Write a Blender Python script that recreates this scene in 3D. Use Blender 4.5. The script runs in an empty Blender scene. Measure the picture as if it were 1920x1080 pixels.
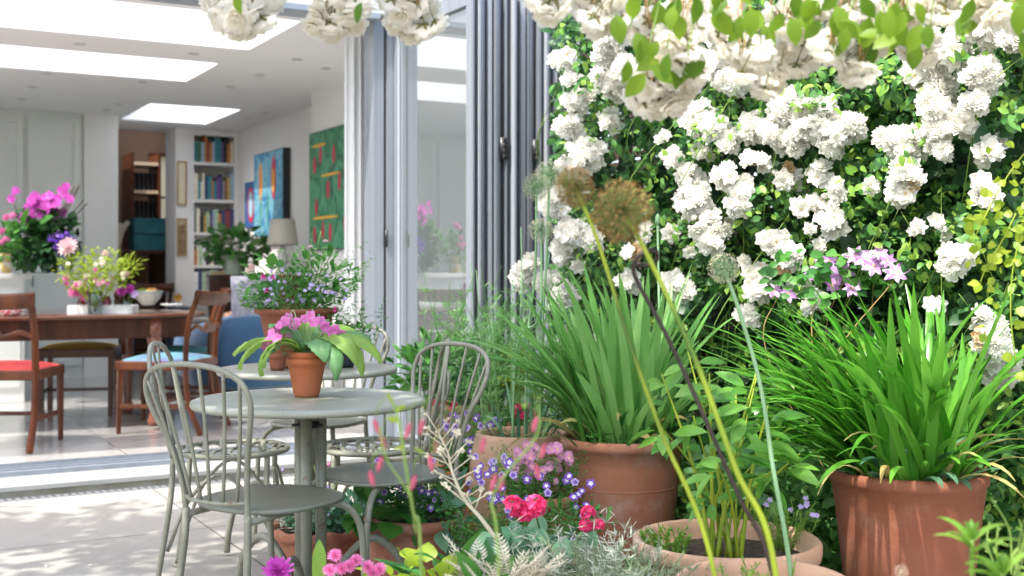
import bpy, math, random
import numpy as np
from mathutils import Vector, Matrix, Euler
rnd = random.Random(7); nr = np.random.RandomState(7)
rad = math.radians; PI = math.pi
S = bpy.context.scene; COL = S.collection

# ---------------------------------------------------------------- camera
CH = 1.05; F = 2228.0
cam_d = bpy.data.cameras.new('camera'); cam = bpy.data.objects.new('camera', cam_d); COL.objects.link(cam)
cam.location = (0, 0, CH); cam.rotation_euler = (rad(90), 0, 0)
cam_d.sensor_width = 36; cam_d.lens = 36 * F / 1920; cam_d.shift_y = -30 / 1920
cam_d.clip_start = 0.05; cam_d.clip_end = 500
cam_d.dof.use_dof = True; cam_d.dof.focus_distance = 3.4; cam_d.dof.aperture_fstop = 3.4; cam_d.dof.aperture_blades = 9
S.camera = cam
# ---------------------------------------------------------------- sky, sun, exposure
to_sun = Vector((-0.34, -0.40, 0.85)).normalized()
W = bpy.data.worlds.new("World"); S.world = W; W.use_nodes = True
wn = W.node_tree.nodes; wl = W.node_tree.links
sky = wn.new('ShaderNodeTexSky'); sky.sky_type = 'NISHITA'; sky.sun_disc = False
sky.air_density = 1.0; sky.dust_density = 4.0; sky.ozone_density = 0.6; sky.sun_elevation = math.asin(to_sun.z); sky.sun_rotation = math.atan2(to_sun.x, to_sun.y)
wl.new(sky.outputs[0], wn['Background'].inputs[0]); wn['Background'].inputs[1].default_value = 0.15
sun_d = bpy.data.lights.new('sun', 'SUN'); sun = bpy.data.objects.new('sun', sun_d); COL.objects.link(sun)
sun_d.energy = 2.0; sun_d.angle = rad(0.6); sun_d.color = (1, .965, .91)
sun.rotation_euler = (-to_sun).to_track_quat('-Z', 'Y').to_euler()
S.view_settings.view_transform = 'Standard'; S.view_settings.look = 'None'
S.view_settings.exposure = 1.92; S.view_settings.gamma = 1
S.cycles.use_denoising = True
S.cycles.max_bounces = 10; S.cycles.diffuse_bounces = 5; S.cycles.transparent_max_bounces = 16

# ---------------------------------------------------------------- helpers
def px(x, y, D):                       # a pixel of the 1920 photo and a distance -> a point of the place
    return Vector(((x - 960) / F * D, D, CH - (y - 510) / F * D))
def pz(x, y, z):                       # a pixel and a height -> a point
    return px(x, y, (CH - z) * F / (y - 510))
HX, HY = -2.33, 5.415; HA = rad(29.5)
U = Vector((math.cos(HA), math.sin(HA), 0)); Wv = Vector((-math.sin(HA), math.cos(HA), 0))
def H(u, w, z=0): return Vector((HX, HY, 0)) + U * u + Wv * w + Vector((0, 0, z))

def unit(a):
    a = np.asarray(a, float); return a / (np.linalg.norm(a, axis=-1, keepdims=True) + 1e-9)
class MB:
    def __init__(s): s.v = []; s.f = {3: [], 4: []}; s.m = {3: [], 4: []}; s.n = 0; s.poly = []
    def add(s, V, Fs, mi=0):
        V = np.asarray(V, float).reshape(-1, 3)
        for k in (3, 4):
            q = [f for f in Fs if len(f) == k]
            if q: s.f[k].append(np.asarray(q, int) + s.n); s.m[k].append(np.full(len(q), mi))
        for f in Fs:
            if len(f) > 4: s.poly.append(([i + s.n for i in f], mi))
        s.v.append(V); s.n += len(V)
    def scatter(s, tpl, pos, d, n, sc, mi=0, width=None):
        V, Q = tpl; pos = np.asarray(pos, float); N = len(pos)
        if N == 0: return
        d = unit(d); n = np.asarray(n, float) + 1e-4; side = unit(np.cross(d, n)); n = np.cross(side, d)
        sc = np.broadcast_to(np.asarray(sc, float), (N,)); wd = np.ones(N) if width is None else np.asarray(width)
        P = (pos[:, None, :] + sc[:, None, None] * (V[None, :, 0:1] * side[:, None, :] * wd[:, None, None] + V[None, :, 1:2] * d[:, None, :] + V[None, :, 2:3] * n[:, None, :]))
        for k in (3, 4):
            q = np.asarray([f for f in Q if len(f) == k], int)
            if len(q):
                fq = (q[None] + (np.arange(N) * len(V))[:, None, None]).reshape(-1, k) + s.n
                s.f[k].append(fq); s.m[k].append(np.full(len(fq), mi))
        s.v.append(P.reshape(-1, 3)); s.n += N * len(V)
    def box(s, c, d, rz=0, mi=0, rx=0, ry=0):
        x, y, z = [a / 2 for a in d]
        V = np.array([(-x,-y,-z),(x,-y,-z),(x,y,-z),(-x,y,-z),(-x,-y,z),(x,-y,z),(x,y,z),(-x,y,z)])
        if rz or rx or ry: V = V @ np.array(Euler((rx, ry, rz)).to_matrix()).T
        s.add(V + np.array(c), [(0,3,2,1),(4,5,6,7),(0,1,5,4),(1,2,6,5),(2,3,7,6),(3,0,4,7)], mi); return s
    def bb(s, a, b, mi=0): return s.box([(p + q) / 2 for p, q in zip(a, b)], [abs(q - p) for p, q in zip(a, b)], mi=mi)
    def tube(s, path, r, seg=8, closed=False, mi=0, cap=True, flat=1.0):
        P = np.array([tuple(p) for p in path], float); n = len(P)
        r = np.broadcast_to(np.asarray(r, float), (n,))
        if closed: T = unit(np.roll(P, -1, 0) - np.roll(P, 1, 0))
        else: T = unit(np.gradient(P, axis=0))
        a = np.array([0, 0, 1.]) if abs(T[0][2]) < .9 else np.array([1., 0, 0])
        N = unit(np.cross(T[0], a)); ring = []
        for i in range(n):
            N = unit(N - T[i] * np.dot(N, T[i])); B = np.cross(T[i], N)
            t = np.arange(seg) / seg * 2 * PI
            ring.append(P[i] + r[i] * (np.cos(t)[:, None] * N + flat * np.sin(t)[:, None] * B))
        V = np.concatenate(ring); fs = []
        for i in range(n if closed else n - 1):
            j = (i + 1) % n
            for k in range(seg): fs.append((i*seg+k, i*seg+(k+1) % seg, j*seg+(k+1) % seg, j*seg+k))
        if cap and not closed: fs += [tuple(range(seg))[::-1], tuple((n-1)*seg + k for k in range(seg))]
        s.add(V, fs, mi); return s
    def lathe(s, prof, seg=36, c=(0, 0, 0), mi=0, wob=None, sx=1, sy=1):
        V = []; fs = []
        for i, (r, z) in enumerate(prof):
            for k in range(seg):
                t = 2 * PI * k / seg; rr, zz = (r, z) if wob is None else wob(r, z, t, i)
                V.append((c[0] + sx * rr * math.cos(t), c[1] + sy * rr * math.sin(t), c[2] + zz))
        for i in range(len(prof) - 1):
            for k in range(seg):
                a, b = i*seg + k, i*seg + (k+1) % seg; fs.append((a, b, b + seg, a + seg))
        for i, rev in ((0, 1), (len(prof) - 1, 0)):
            if prof[i][0] > 1e-4:
                q = [i*seg + k for k in range(seg)]; fs.append(tuple(q[::-1] if rev else q))
        s.add(V, fs, mi); return s
    def grid(s, fn, nu, nv, mi=0):
        V = [fn(i / nu, j / nv) for j in range(nv + 1) for i in range(nu + 1)]
        s.add(V, [(j*(nu+1)+i, j*(nu+1)+i+1, (j+1)*(nu+1)+i+1, (j+1)*(nu+1)+i) for j in range(nv) for i in range(nu)], mi); return s
    def strap(s, base, az, L, w, th0, bend, seg=9, fold=.25, twist=0, mi=0, tipdroop=0):
        b = Vector(base); out = Vector((math.cos(az), math.sin(az), 0)); sd = Vector((-math.sin(az), math.cos(az), 0))
        p = b.copy(); V = []; fs = []
        for i in range(seg + 1):
            t = i / seg; th = th0 + bend * t ** 1.5 + tipdroop * t ** 4
            d = out * math.sin(th) + Vector((0, 0, 1)) * math.cos(th)
            if i: p = p + d * (L / seg)
            nn = d.cross(sd); tw = twist * t; s2 = sd * math.cos(tw) + nn * math.sin(tw)
            hw = w / 2 * (0.55 + .45 * min(1, t * 4)) * (1 - max(0, (t - .55) / .45) ** 2.2) + .0006
            up = -nn * (hw * fold)
            V += [p - s2 * hw + up, p, p + s2 * hw + up]
            if i:
                k = 3 * i; fs += [(k-3, k-2, k+1, k), (k-2, k-1, k+2, k+1)]
        s.add([tuple(v) for v in V], fs, mi)
    def mesh(s, name, mats, smooth=True):
        me = bpy.data.meshes.new(name)
        V = np.concatenate(s.v) if s.v else np.zeros((0, 3))
        loops = []; st = []; mi = []; off = 0
        for k in (3, 4):
            for fq, m in zip(s.f[k], s.m[k]):
                loops.append(fq.reshape(-1)); st.append(off + np.arange(len(fq)) * k); off += fq.size; mi.append(m)
        for f, m in s.poly:
            loops.append(np.array(f)); st.append(np.array([off])); off += len(f); mi.append(np.array([m]))
        loops = np.concatenate(loops); st = np.concatenate(st); mi = np.concatenate(mi)
        me.vertices.add(len(V)); me.vertices.foreach_set('co', V.reshape(-1))
        me.loops.add(len(loops)); me.loops.foreach_set('vertex_index', loops.astype(np.int32))
        me.polygons.add(len(st)); me.polygons.foreach_set('loop_start', st.astype(np.int32))
        me.polygons.foreach_set('material_index', mi.astype(np.int32))
        me.polygons.foreach_set('use_smooth', np.full(len(st), smooth))
        me.update(calc_edges=True); me.validate()
        for m in (mats if isinstance(mats, (list, tuple)) else [mats]): me.materials.append(m)
        return me

def link(name, data, parent=None): 
    o = bpy.data.objects.new(name, data); COL.objects.link(o)
    if parent: o.parent = parent
    return o
def part(name, mb, mats, parent, smooth=True, bevel=0, label=None):
    o = link(name, mb.mesh(name, mats, smooth), parent)
    if label: o['label'] = label
    if bevel: addbev(o, bevel)
    return o
def addbev(o, w):
    m = o.modifiers.new('bevel', 'BEVEL'); m.width = w; m.segments = 2; m.limit_method = 'ANGLE'; m.angle_limit = rad(40); m.harden_normals = False
def tag(o, label, cat, group=None, kind=None):
    if label: o['label'] = label
    if cat: o['category'] = cat
    if group: o['group'] = group
    if kind: o['kind'] = kind
    return o
def thing(name, label, cat, loc=(0, 0, 0), rz=0, group=None):
    o = link(name, None); o.location = loc; o.rotation_euler = (0, 0, rz); return tag(o, label, cat, group)
def single(name, mb, mats, label, cat, loc=(0, 0, 0), rz=0, group=None, smooth=True, bevel=0, kind=None):
    o = link(name, mb.mesh(name, mats, smooth)); o.location = loc; o.rotation_euler = (0, 0, rz)
    if bevel: addbev(o, bevel)
    return tag(o, label, cat, group, kind)
def dup(root, loc, rz, label, group=None):
    r = root.copy(); COL.objects.link(r); r.location = loc; r.rotation_euler = (0, 0, rz); r['label'] = label
    if group: r['group'] = group
    for ch in list(root.children):
        c = ch.copy(); COL.objects.link(c); c.parent = r
        for g in ch.children:
            d = g.copy(); COL.objects.link(d); d.parent = c
    return r
def put(name, me, parent, loc, n, sc, spin=None):       # one blossom, leaf cluster ... of a shared mesh
    o = link(name, me, parent); o.location = loc; o.rotation_mode = 'QUATERNION'
    q = Vector(n).to_track_quat('Z', 'Y'); sp = rnd.uniform(0, 6.28) if spin is None else spin
    o.rotation_quaternion = q @ Euler((0, 0, sp)).to_quaternion(); o.scale = (sc, sc, sc); return o
def cr(pts, n=8, closed=False):
    P = [Vector(p) for p in pts]; out = []
    if closed: P = [P[-1]] + P + [P[0], P[1]]
    else: P = [P[0] * 2 - P[1]] + P + [P[-1] * 2 - P[-2]]
    for i in range(1, len(P) - 2):
        a, b, c, d = P[i-1:i+3]
        for k in range(n):
            t = k / n; out.append(.5 * ((2*b) + (c - a)*t + (2*a - 5*b + 4*c - d)*t*t + (3*b - a - 3*c + d)*t**3))
    if not closed: out.append(P[-2])
    return out

# ---------------------------------------------------------------- materials
def M(name, col, rough=.55, col2=None, ns=6, metal=0, bump=0, bs=40, tr=0, trcol=None, island=False, spec=.5, coat=0, mixpow=(.35, .65), det=4, stretch=None, sheen=0, spots=None):
    m = bpy.data.materials.new(name); m.use_nodes = True; nt = m.node_tree; N = nt.nodes; L = nt.links
    b = N['Principled BSDF']; b.inputs['Roughness'].default_value = rough; b.inputs['Metallic'].default_value = metal
    b.inputs['Specular IOR Level'].default_value = spec; b.inputs['Coat Weight'].default_value = coat
    if sheen: b.inputs['Sheen Weight'].default_value = sheen
    b.inputs['Base Color'].default_value = (*col, 1); src = None
    tc = N.new('ShaderNodeTexCoord'); vec = tc.outputs['Object']
    if stretch:
        mp = N.new('ShaderNodeMapping'); mp.inputs['Scale'].default_value = stretch; L.new(vec, mp.inputs[0]); vec = mp.outputs[0]
    if col2 is not None:
        mx = N.new('ShaderNodeMix'); mx.data_type = 'RGBA'; mx.inputs[6].default_value = (*col, 1); mx.inputs[7].default_value = (*col2, 1)
        if island:
            g = N.new('ShaderNodeNewGeometry'); L.new(g.outputs['Random Per Island'], mx.inputs[0])
        else:
            nz = N.new('ShaderNodeTexNoise'); nz.inputs['Scale'].default_value = ns; nz.inputs['Detail'].default_value = det; L.new(vec, nz.inputs[0])
            mr = N.new('ShaderNodeMapRange'); mr.inputs[1].default_value = mixpow[0]; mr.inputs[2].default_value = mixpow[1]
            L.new(nz.outputs[0], mr.inputs[0]); L.new(mr.outputs[0], mx.inputs[0])
        L.new(mx.outputs[2], b.inputs['Base Color']); src = mx.outputs[2]
    if spots:                                # worn patches, lime bloom, rust specks: (colour, scale, from, to, strength)
        nz = N.new('ShaderNodeTexNoise'); nz.inputs['Scale'].default_value = spots[1]; nz.inputs['Detail'].default_value = 6; nz.inputs['Roughness'].default_value = .65; L.new(tc.outputs['Object'], nz.inputs[0])
        mr = N.new('ShaderNodeMapRange'); mr.inputs[1].default_value = spots[2]; mr.inputs[2].default_value = spots[3]; mr.inputs[4].default_value = spots[4]; L.new(nz.outputs[0], mr.inputs[0])
        m2 = N.new('ShaderNodeMix'); m2.data_type = 'RGBA'; m2.inputs[7].default_value = (*spots[0], 1); m2.inputs[6].default_value = (*col, 1)
        if src is not None: L.new(src, m2.inputs[6])
        L.new(mr.outputs[0], m2.inputs[0]); L.new(m2.outputs[2], b.inputs['Base Color']); src = m2.outputs[2]
    if bump:
        n2 = N.new('ShaderNodeTexNoise'); n2.inputs['Scale'].default_value = bs; n2.inputs['Detail'].default_value = 5; L.new(vec, n2.inputs[0])
        bp = N.new('ShaderNodeBump'); bp.inputs['Strength'].default_value = bump; bp.inputs['Distance'].default_value = .01
        L.new(n2.outputs[0], bp.inputs['Height']); L.new(bp.outputs[0], b.inputs['Normal'])
    if tr:
        t = N.new('ShaderNodeBsdfTranslucent'); t.inputs[0].default_value = (*(trcol or col), 1)
        if src is not None and trcol is None: L.new(src, t.inputs[0])
        ms = N.new('ShaderNodeMixShader'); ms.inputs[0].default_value = tr
        L.new(b.outputs[0], ms.inputs[1]); L.new(t.outputs[0], ms.inputs[2]); L.new(ms.outputs[0], N['Material Output'].inputs[0])
    return m
def leafm(name, c1, c2, tr=.35, rough=.42): return M(name, c1, rough, c2, island=True, tr=tr, spec=.45)
m_white = M('white_paint', (.84, .84, .82), .6, (.79, .79, .77), ns=2)
m_ceil = M('ceiling_paint', (.88, .88, .87), .8)
m_wall = M('wall_paint', (.86, .85, .82), .8, (.82, .81, .78), ns=1.2)
m_cup = M('cupboard_paint', (.78, .81, .78), .45, (.73, .76, .73), ns=2)
m_alu = M('grey_aluminium', (.25, .28, .32), .36, (.21, .235, .27), ns=3, metal=.2, stretch=(6, 6, .3))
m_alul = M('pale_aluminium', (.40, .44, .49), .34, metal=.2)
m_black = M('black_rubber', (.02, .022, .028), .55)
m_sage = M('sage_painted_metal', (.215, .215, .155), .36, (.26, .26, .20), ns=14, bump=.04, bs=90, coat=.12, spots=((.16, .07, .03), 38, .62, .66, .7))
m_sagetop = M('sage_table_paint', (.36, .365, .30), .40, (.29, .295, .24), ns=5, bump=.04, bs=60, stretch=(1, 1, 1), coat=.12, mixpow=(.3, .75), spots=((.16, .12, .08), 55, .63, .67, .6))
m_terra = M('terracotta', (.34, .13, .073), .82, (.44, .20, .12), ns=5, bump=.15, bs=60, mixpow=(.35, .8), spots=((.55, .42, .34), 7, .52, .75, .6))
m_terra2 = M('bright_terracotta', (.42, .115, .04), .75, (.42, .14, .06), ns=9, bump=.08, bs=90)
m_terrap = M('pale_terracotta', (.46, .27, .17), .85, (.55, .37, .26), ns=4, bump=.2, bs=45, spots=((.26, .19, .12), 6, .52, .75, .7))
m_terrab = M('big_pot_terracotta', (.215, .066, .03), .75, (.29, .115, .066), ns=3.5, bump=.12, bs=70, mixpow=(.4, .85), stretch=(1, 1, 2), spots=((.42, .24, .17), 5, .55, .8, .55))
m_soil = M('soil', (.035, .024, .016), .95, (.09, .065, .045), ns=60, bump=1, bs=120)
m_wood = M('mahogany', (.10, .032, .014), .32, (.05, .016, .008), ns=5, stretch=(3, 3, .6), coat=.08, spec=.35)
m_woodt = M('table_mahogany', (.15, .045, .018), .18, (.08, .024, .010), ns=6, stretch=(.8, 5, 1), coat=.5)
m_woodl = M('walnut', (.14, .036, .008), .42, (.06, .016, .005), ns=5, stretch=(3, 3, .6), coat=.05, spec=.35)
m_dark = M('dark_fence_wood', (.045, .028, .02), .8, (.085, .055, .04), ns=5, stretch=(.5, 4, 8), bump=.3)
def glass(name, col=(1, 1, 1), rough=0, ior=1.45, mix=.0, haze=0):
    m = bpy.data.materials.new(name); m.use_nodes = True; nt = m.node_tree; N = nt.nodes; L = nt.links
    g = N.new('ShaderNodeBsdfGlossy'); g.inputs['Roughness'].default_value = rough; g.inputs[0].default_value = (.95, .97, 1, 1)
    t = N.new('ShaderNodeBsdfTransparent'); t.inputs[0].default_value = (*col, 1)
    f = N.new('ShaderNodeFresnel'); f.inputs[0].default_value = ior
    ad = N.new('ShaderNodeMath'); ad.operation = 'MULTIPLY_ADD'; ad.inputs[1].default_value = 1.6; ad.inputs[2].default_value = mix
    ms = N.new('ShaderNodeMixShader'); L.new(f.outputs[0], ad.inputs[0]); L.new(ad.outputs[0], ms.inputs[0]); L.new(t.outputs[0], ms.inputs[1]); L.new(g.outputs[0], ms.inputs[2])
    if haze:  # diffuse share painting the pale haze of stacked panes into the glass
        d = N.new('ShaderNodeBsdfDiffuse'); d.inputs[0].default_value = (.55, .62, .64, 1); m3 = N.new('ShaderNodeMixShader'); m3.inputs[0].default_value = haze; L.new(ms.outputs[0], m3.inputs[1]); L.new(d.outputs[0], m3.inputs[2]); ms = m3
    L.new(ms.outputs[0], N['Material Output'].inputs[0]); return m
m_glass = glass('door_glass', (.62, .70, .72), 0, 1.5, .10); m_glass1 = glass('front_door_glass', (.42, .50, .52), 0, 1.5, .34, .13)
m_vase = glass('vase_glass', (.75, .85, .82), .02, 1.45, .04)
m_red = glass('red_glass', (.75, .02, .08), .05, 1.45, .03)
m_petal = M('white_petal', (.87, .865, .83), .6, (.90, .88, .81), island=True, tr=.30, trcol=(.94, .93, .88), spec=.25)
m_petalc = M('cream_petal', (.92, .90, .85), .6, (.94, .92, .88), island=True, tr=.58, trcol=(.97, .93, .82), spec=.25)
m_sepal = leafm('sepal', (.10, .14, .03), (.20, .15, .04), .2)
m_yel = M('stamen_yellow', (.75, .50, .10), .6)
m_brown = M('dry_stem', (.28, .15, .06), .7, (.40, .28, .10), island=True)
m_rleaf = leafm('rose_leaf', (.035, .15, .032), (.13, .31, .07), .35)
m_rleafb = leafm('bright_rose_leaf', (.18, .40, .05), (.34, .52, .09), .5)
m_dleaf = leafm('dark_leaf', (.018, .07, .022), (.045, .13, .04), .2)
m_oleaf = leafm('overhead_leaf', (.10, .22, .015), (.24, .38, .025), .55)
m_agap = leafm('agapanthus_leaf', (.05, .25, .015), (.17, .45, .055), .38, .28)
m_agap2 = leafm('lily_leaf', (.11, .36, .06), (.30, .55, .17), .42, .34)
m_lime = leafm('lime_leaf', (.26, .40, .02), (.42, .52, .05), .45)
m_mid = leafm('mid_leaf', (.035, .17, .03), (.12, .33, .055), .35)
m_blue = leafm('blue_green_leaf', (.07, .20, .11), (.16, .32, .18), .3)
m_grey = leafm('silver_leaf', (.42, .47, .38), (.60, .62, .50), .25, .7)
m_cream = leafm('cream_felt_leaf', (.66, .60, .45), (.80, .74, .58), .25, .85)
m_fen = leafm('feathery_green', (.16, .40, .10), (.30, .52, .20), .4)
m_stem = M('green_stem', (.14, .26, .05), .5, (.24, .36, .07), ns=8)
m_stemy = M('yellow_green_stem', (.40, .48, .03), .45, (.22, .34, .03), ns=6, tr=.15)
m_stemb = M('blue_green_stem', (.20, .38, .18), .45, (.28, .46, .24), ns=6)
m_pink = M('pink_petal', (.83, .22, .50), .5, (.88, .38, .66), island=True, tr=.35)
m_strp = M('streptocarpus_petal', (.66, .10, .42), .5, (.78, .26, .58), island=True, tr=.3)
m_hot = M('hot_pink_petal', (.85, .035, .16), .5, (.88, .07, .26), island=True, tr=.3)
m_stem_dapple = M('allium_stem_painted_dapple', (.33, .42, .03), .4, (.08, .16, .02), ns=2.4, tr=.15, mixpow=(.44, .56))  # yellow patches paint sun dapple into the green stem colour
m_mag = M('magenta_petal', (.62, .06, .50), .5, (.75, .16, .66), island=True, tr=.35)
m_vio = M('violet_petal', (.10, .025, .36), .5, (.22, .08, .52), island=True, tr=.25)
m_lil = M('lilac_petal', (.42, .28, .66), .5, (.60, .48, .80), island=True, tr=.3)
m_aster = M('aster_petal', (.68, .26, .52), .5, (.80, .46, .68), island=True, tr=.3)
m_bud = M('dusky_pink_bud', (.50, .045, .13), .5, (.60, .14, .20), ns=30, tr=.25)
m_vwhite = M('white_flower_petal', (.85, .84, .84), .5, tr=.3)
# ---------------------------------------------------------------- petal, leaf and blossom templates
def leaf_t(w=.5, seg=4, fold=.25, curl=.18, p=1.0, notch=0):
    V = []; fs = []
    for i in range(seg + 1):
        t = i / seg; hw = w / 2 * math.sin(PI * (t ** p) * .97 + .03) + .004
        if i == seg: hw = .004
        z = -curl * t * t
        V += [(-hw, t, z + fold * hw), (0, t, z), (hw, t, z + fold * hw)]
        if i:
            k = 3 * i; fs += [(k-3, k-2, k+1, k), (k-2, k-1, k+2, k+1)]
    return np.array(V), fs
LF = leaf_t(); LFw = leaf_t(.72, 4, .2, .2, .8); LFn = leaf_t(.22, 3, .2, .25); LFt = leaf_t(.10, 2, 0, .1); LFo = leaf_t(.95, 5, .15, .12, .75); LFe = leaf_t(.34, 6, .3, .35)
def petal_t(w=1., seg=4, n=4, open_=70, cup=-25, ruff=.06, ph=0, cw=.3, p=.7):
    V = []; fs = []; r = 0; z = 0
    for j in range(seg + 1):
        v = j / seg; a = rad(open_ + cup * v)
        if j: r += math.sin(a) / seg; z += math.cos(a) / seg
        hw = w / 2 * (math.sin(PI * min(1, .10 + .80 * v ** p)) ** .8)
        for i in range(n + 1):
            u = i / n * 2 - 1
            V.append((hw * u, r - .12 * v * v * u * u, z + cw * hw * u * u + ruff * v * math.sin(4.1 * u + ph + 3 * v)))
    for j in range(seg):
        for i in range(n): a = j*(n+1)+i; fs.append((a, a+1, a+n+2, a+n+1))
    return np.array(V), fs
def ring(mb, tpl, n, R, z=0, mi=0, tw=0, jit=.12, tilt=0, R0=0.0):
    V, Q = tpl
    for k in range(n):
        a = 2 * PI * (k + tw) / n + rnd.uniform(-jit, jit); c, s = math.cos(a), math.sin(a); r = R * rnd.uniform(.9, 1.08)
        X = V.copy() * r; X[:, 1] += R0
        X[:, 2] += rnd.uniform(-.03, .03) * R
        Y = np.stack([X[:, 0]*(-s) + X[:, 1]*c, X[:, 0]*c + X[:, 1]*s, X[:, 2] + z], 1); mb.add(Y, Q, mi)
def rose_mesh(name, k, mats, full=1.0, stem=True):
    mb = MB(); o = rnd.uniform(-8, 8)
    if full < 0:                              # soft cupped bloom with broad smooth petals
        for i, (n, a_, R_, w_, c_) in enumerate([(6, 104, 1, 1.0, -28), (6, 88, .92, .98, -34), (6, 70, .78, .95, -38), (5, 52, .6, .9, -40), (4, 28, .42, .8, -32)]): ring(mb, petal_t(w_, 4, 5, a_ + o, c_, .055, k + i, .22, .6), n, R_, .025 * i, 0, i * .5)
        ring(mb, LFt, 7, .2, .12, 2); ring(mb, (LFn[0] * np.array([1.5, 1, -1]), LFn[1]), 5, .62, -.09, 1, 0); mb.tube(cr([(0, 0, -.02), (0, 0, -.16), (.12, .05, -.9), (.3, .1, -1.6)], 3), [.11, .1, .07, .045, .04, .035, .03, .03, .03, .03], 6, mi=1)
        return mb.mesh(name, mats)
    if full < 1:                              # a looser open bloom with its stamens showing
        ring(mb, petal_t(.95, 4, 5, 92 + o, -22, .14, k, .2), 6, 1, 0, 0, k * .3, .2); ring(mb, petal_t(.85, 4, 5, 76 + o, -25, .15, k + 1, .25), 5, .82, .03, 0, .5 + k, .25)
        if full > .6: ring(mb, petal_t(.7, 3, 4, 58, -30, .13, k + 2, .3), 4, .6, .05, 0, .3, .3)
        ring(mb, (LFt[0], LFt[1]), 14, .27, .08, 2); mb.lathe([(.0, .03), (.09, .05), (.0, .12)], 8, mi=2)
        ring(mb, (LFn[0] * np.array([1, 1, -1]), LFn[1]), 5, .42, -.05, 1, 0); mb.tube(cr([(0, 0, -.02), (0, 0, -.2), (.12, .05, -.9), (.3, .1, -1.5)], 3), .03, 4, mi=1)
        return mb.mesh(name, mats)
    if full > 1:                              # a half closed bud
        ring(mb, petal_t(.9, 4, 5, 40, -42, .05, k, .5), 5, .6, 0, 0, k * .3); ring(mb, petal_t(.9, 4, 4, 26, -34, .05, k, .5), 4, .55, .05, 0, .5)
        ring(mb, (LFn[0] * np.array([1, 1, -1]), LFn[1]), 5, .42, 0, 1, 0); mb.tube(cr([(0, 0, .05), (0, 0, -.15), (.12, .05, -.9), (.3, .1, -1.5)], 3), [.11, .1, .09, .07, .05, .03, .03, .03, .03, .03], 5, mi=1)
        return mb.mesh(name, mats)
    ring(mb, petal_t(.80, 4, 5, 98 + o, -30, .13, k, .22), 7, 1, 0, 0, k * .3)
    ring(mb, petal_t(.72, 4, 5, 84 + o, -32, .14, k + 1, .28), 8, .90, .03, 0, .5 + k)
    ring(mb, petal_t(.68, 3, 4, 68 + o, -34, .13, k + 2, .3), 7, .75, .05, 0, .2)
    ring(mb, petal_t(.65, 3, 4, 50, -36, .12, k + 3, .35), 6, .60, .07, 0, .7)
    ring(mb, petal_t(.65, 3, 3, 26, -30, .10, k + 4, .4), 5, .45, .08, 0, .1)
    ring(mb, (LFt[0] * np.array([1, 1, 1]), LFt[1]), 7, .24, .12, 2, 0, R0=.02)
    if stem:
        ring(mb, (LFn[0] * np.array([1, 1, -1]), LFn[1]), 5, .42, -.05, 1, 0)
        mb.tube(cr([(0, 0, .02), (0, 0, -.14), (.03, .02, -.3)], 2), [.09, .10, .08, .035, .03], 6, mi=1)
        mb.tube(cr([(.03, .02, -.28), (.12, .05, -.9), (.3, .1, -1.5)], 3), .028, 4, mi=1)
    return mb.mesh(name, mats)
ROSES = [rose_mesh('rose_blossom', k, [m_petal, m_sepal, m_yel]) for k in range(6)] + [rose_mesh('rose_blossom', k + 20, [m_petal, m_sepal, m_yel], (.5, .7, .7, .5, 1.5)[k]) for k in range(5)]
ROSEC = [rose_mesh('rose_blossom', k + 9, [m_petalc, m_sepal, m_yel], -1) for k in range(5)]
m_dry = M('withered_petal', (.62, .42, .20), .7, (.7, .56, .34), island=True, tr=.2)
ROSED = rose_mesh('rose_blossom', 3, [m_dry, m_sepal, m_brown])
def mk(fn, name, mats):
    mb = MB(); fn(mb); return mb.mesh(name, mats)
def viola(mb):
    ring(mb, petal_t(1.1, 2, 3, 82, 8, .05, 0, .1), 5, 1, 0, 0, .2)
    ring(mb, petal_t(.8, 2, 2, 76, 8, .03, 0, .1), 5, .55, .05, 1, .2); ring(mb, LFt, 4, .22, .1, 2)
    mb.tube([(0, 0, 0), (.05, 0, -1), (.2, .1, -2.4)], .05, 4, mi=3)
VIO = mk(viola, 'viola_blossom', [m_vio, m_vwhite, m_yel, m_stem])
VIOL = mk(viola, 'viola_blossom', [m_lil, m_vio, m_yel, m_stem])
def daisy(mb):
    ring(mb, petal_t(.28, 2, 2, 86, -10, .03, 0, .2, .5), 18, 1, 0, 0, 0, .06); ring(mb, petal_t(.28, 2, 2, 74, -10, .03, 0, .2, .5), 12, .8, .03, 0, .4, .06)
    mb.lathe([(.02, .20), (.16, .17), (.26, .08), (.28, .0)][::-1], 12, mi=1); mb.tube([(0, 0, 0), (.1, 0, -1.4), (.2, .1, -3)], .05, 4, mi=2)
AST = mk(daisy, 'aster_blossom', [m_aster, m_yel, m_stem])
def dahlia(mb):
    for i, (n, o, R) in enumerate([(14, 100, 1), (14, 86, .95), (13, 70, .85), (12, 52, .7), (9, 34, .55), (6, 14, .42)]):
        ring(mb, petal_t(.34, 3, 2, o, -20, .02, i, .5, .5), n, R, i * .03, 0, i * .5, .06)
DAH = mk(dahlia, 'dahlia_bloom', [m_mag]); DAHP = mk(dahlia, 'dahlia_bloom', [m_pink])
m_paleb = M('pale_pink_petal', (.88, .62, .66), .5, (.93, .76, .76), island=True, tr=.35)
DAHL = mk(dahlia, 'dahlia_bloom', [m_paleb])
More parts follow.
